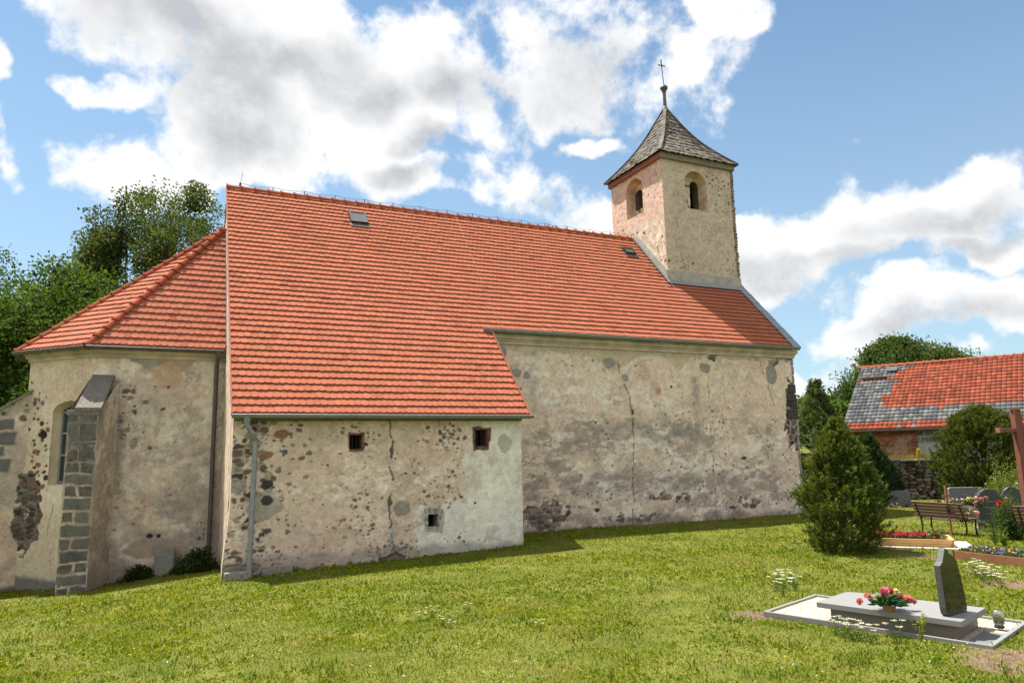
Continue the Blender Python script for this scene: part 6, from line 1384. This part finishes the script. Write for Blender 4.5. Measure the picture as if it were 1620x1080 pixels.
# ---------------------------------------------------------------- lawn
ng = np.random.default_rng(42)
def lawn_points(n, r0, r1, p_):
    """density falling with distance from the place the photo was taken"""
    u = ng.random(n); Rr = (r0 ** (2 - p_) + u * (r1 ** (2 - p_) - r0 ** (2 - p_))) ** (1 / (2 - p_)); a = YAW + (ng.random(n) * 2 - 1) * .86
    return Rr * np.sin(a), Rr * np.cos(a), Rr
def inrect(x, y, O, u, v, L, Wd, pad=0.):
    dx = x - O.x; dy = y - O.y; a = dx * u.x + dy * u.y; b = dx * v.x + dy * v.y; return (a > -pad) & (a < L + pad) & (b > -pad) & (b < Wd + pad)
def valid(x, y):
    bad = (x > XL) & (x < XAr) & (y > YA) & (y < YN) | (x > XL) & (x < XR) & (y > YN) & (y < 29) | (x > -2.1) & (x < XL) & (y > 20.36) | (x > -4.4) & (x <= -2.06) & (y > 20.36 - (x + 2.06) * 1.0)
    bad |= inrect(x, y, gO, gU, gV, gL, gW) | inrect(x, y, PO, pu, pv, pL, pW, .1) | inrect(x, y, Vector((q0.x, q0.y, 0)), qu, qv, qL, .85)
    bad |= (y > 19.3) & (x > -2.45) & (x < -1.5) & (y < 20.6)
    return ~bad
def lawn(n, r0, r1, p_, hgt, wid, name, lean_=.35, broad=False):
    x, y, Rr = lawn_points(n, r0, r1, p_); m_ = valid(x, y) & (ng.random(n) > soilmask(x, y) * (.80 if not broad else .9))
    pt = fbm(x, y, 1.1, 4, 3); pt2 = fbm(x, y, 3.5, 3, 4); m_ &= (ng.random(n) < .45 + 1.3 * pt2) & ~((fbm(x, y, 2.3, 5, 14, .65) > .64) & (ng.random(n) < .7))
    if broad: m_ &= fbm(x, y, .8, 3, 9) + .35 * (pt2 - .5) > .47
    x, y, Rr, pt, pt2 = x[m_], y[m_], Rr[m_], pt[m_], pt2[m_]; k = len(x); z = gz(x, y)
    nearw = np.maximum(np.exp(-((YA - y) / .18) ** 2) * ((x > XL - .4) & (x < XAr + .1)), np.exp(-((YN - y) / .2) ** 2) * (x > XAr)); h = hgt * (.5 + .9 * ng.random(k)) * (.6 + .9 * pt) * (1 + .8 * nearw)
    D = rand_unit(ng, k) * lean_ + np.array((0, 0, 1.)); 
    if broad: D = rand_unit(ng, k); D[:, 2] = abs(D[:, 2]) * .8 + .15
    D /= np.linalg.norm(D, axis=1, keepdims=True)
    t = np.clip(ss(pt, .35, .65) * .5 + .5 * ng.random(k), 0, 1)[:, None]; C = np.array((.095, .130, .014)) * (1 - t) + np.array((.175, .190, .022)) * t
    dr = ((ng.random(k) < .05 + .45 * ss(fbm(x, y, 1.8, 4, 21), .54, .66)))[:, None]; C = np.where(dr, np.array((.25, .19, .09)) * (.7 + .5 * ng.random((k, 1))), C)
    if broad: C = np.array((.080, .135, .010)) * (1 - t) + np.array((.18, .215, .016)) * t
    C = C * np.array((.90, .94, .60)); C *= (1 + .15 * ng.normal(size=(k, 1)))
    sc_ = np.maximum(1, (Rr / 7) ** .8); P = np.stack([x, y, z - .01 + (.02 * ng.random(k) if broad else 0)], 1)
    o_ = leafmesh(name, P, D, h * np.minimum(sc_, 1.3), wid * sc_ * (.7 + .6 * ng.random(k)), C, M_grass, None, ng, .1)
    return o_
tag(lawn(430000, 3.6, 34, 1.75, .036, .0078, 'grass', .75), 'short uneven lawn grass, green with yellowed patches', 'grass', kind='stuff')
def tufts(n, r0, r1, thr, hgt, seed, label):
    x, y, Rr = lawn_points(n, r0, r1, 1.5); m_ = valid(x, y) & (fbm(x, y, 2.6, 4, seed, .6) > thr); x, y = x[m_], y[m_]; k = len(x)
    P = np.stack([x, y, gz(x, y)], 1) + np.c_[ng.normal(0, .02, (k, 2)), np.zeros(k)]; D = rand_unit(ng, k) * .55 + np.array((0, 0, 1.)); D /= np.linalg.norm(D, axis=1, keepdims=True); t = ng.random((k, 1))
    return tag(leafmesh('weed_tufts', P, D, hgt * (.4 + ng.random(k)), .016, (np.array((.055, .10, .012)) * (1 - t) + np.array((.12, .19, .02)) * t), M_grass, None, ng, .2), label, 'weeds', kind='stuff')
tufts(60000, 4, 20, .63, .085, 55, 'scattered darker green weed tufts standing above the lawn')
tag(lawn(110000, 3.6, 24, 1.6, .035, .024, 'clover', broad=True), 'patches of broad leaved clover and low weeds in the lawn', 'ground cover', kind='stuff')
x, y, Rr = lawn_points(700, 3.8, 16, 1.4); m_ = valid(x, y) & (fbm(x, y, .9, 3, 33) > .5); x, y = x[m_], y[m_]; k = len(x); P = np.stack([x, y, gz(x, y) + .055 + .03 * ng.random(k)], 1)
PP = np.repeat(P, 5, 0) + ng.normal(0, .004, (k * 5, 3)); DD = rand_unit(ng, k * 5); DD[:, 2] *= .2; CC = np.where((ng.random(k) < .7)[:, None], np.array((.7, .7, .62)), np.array((.65, .5, .03)))
tag(leafmesh('lawn_daisies', PP, DD, .012, .012, np.repeat(CC, 5, 0), M_petal, None, ng, .1), 'tiny white and yellow flowers sprinkled through the lawn', 'wildflowers', kind='stuff')
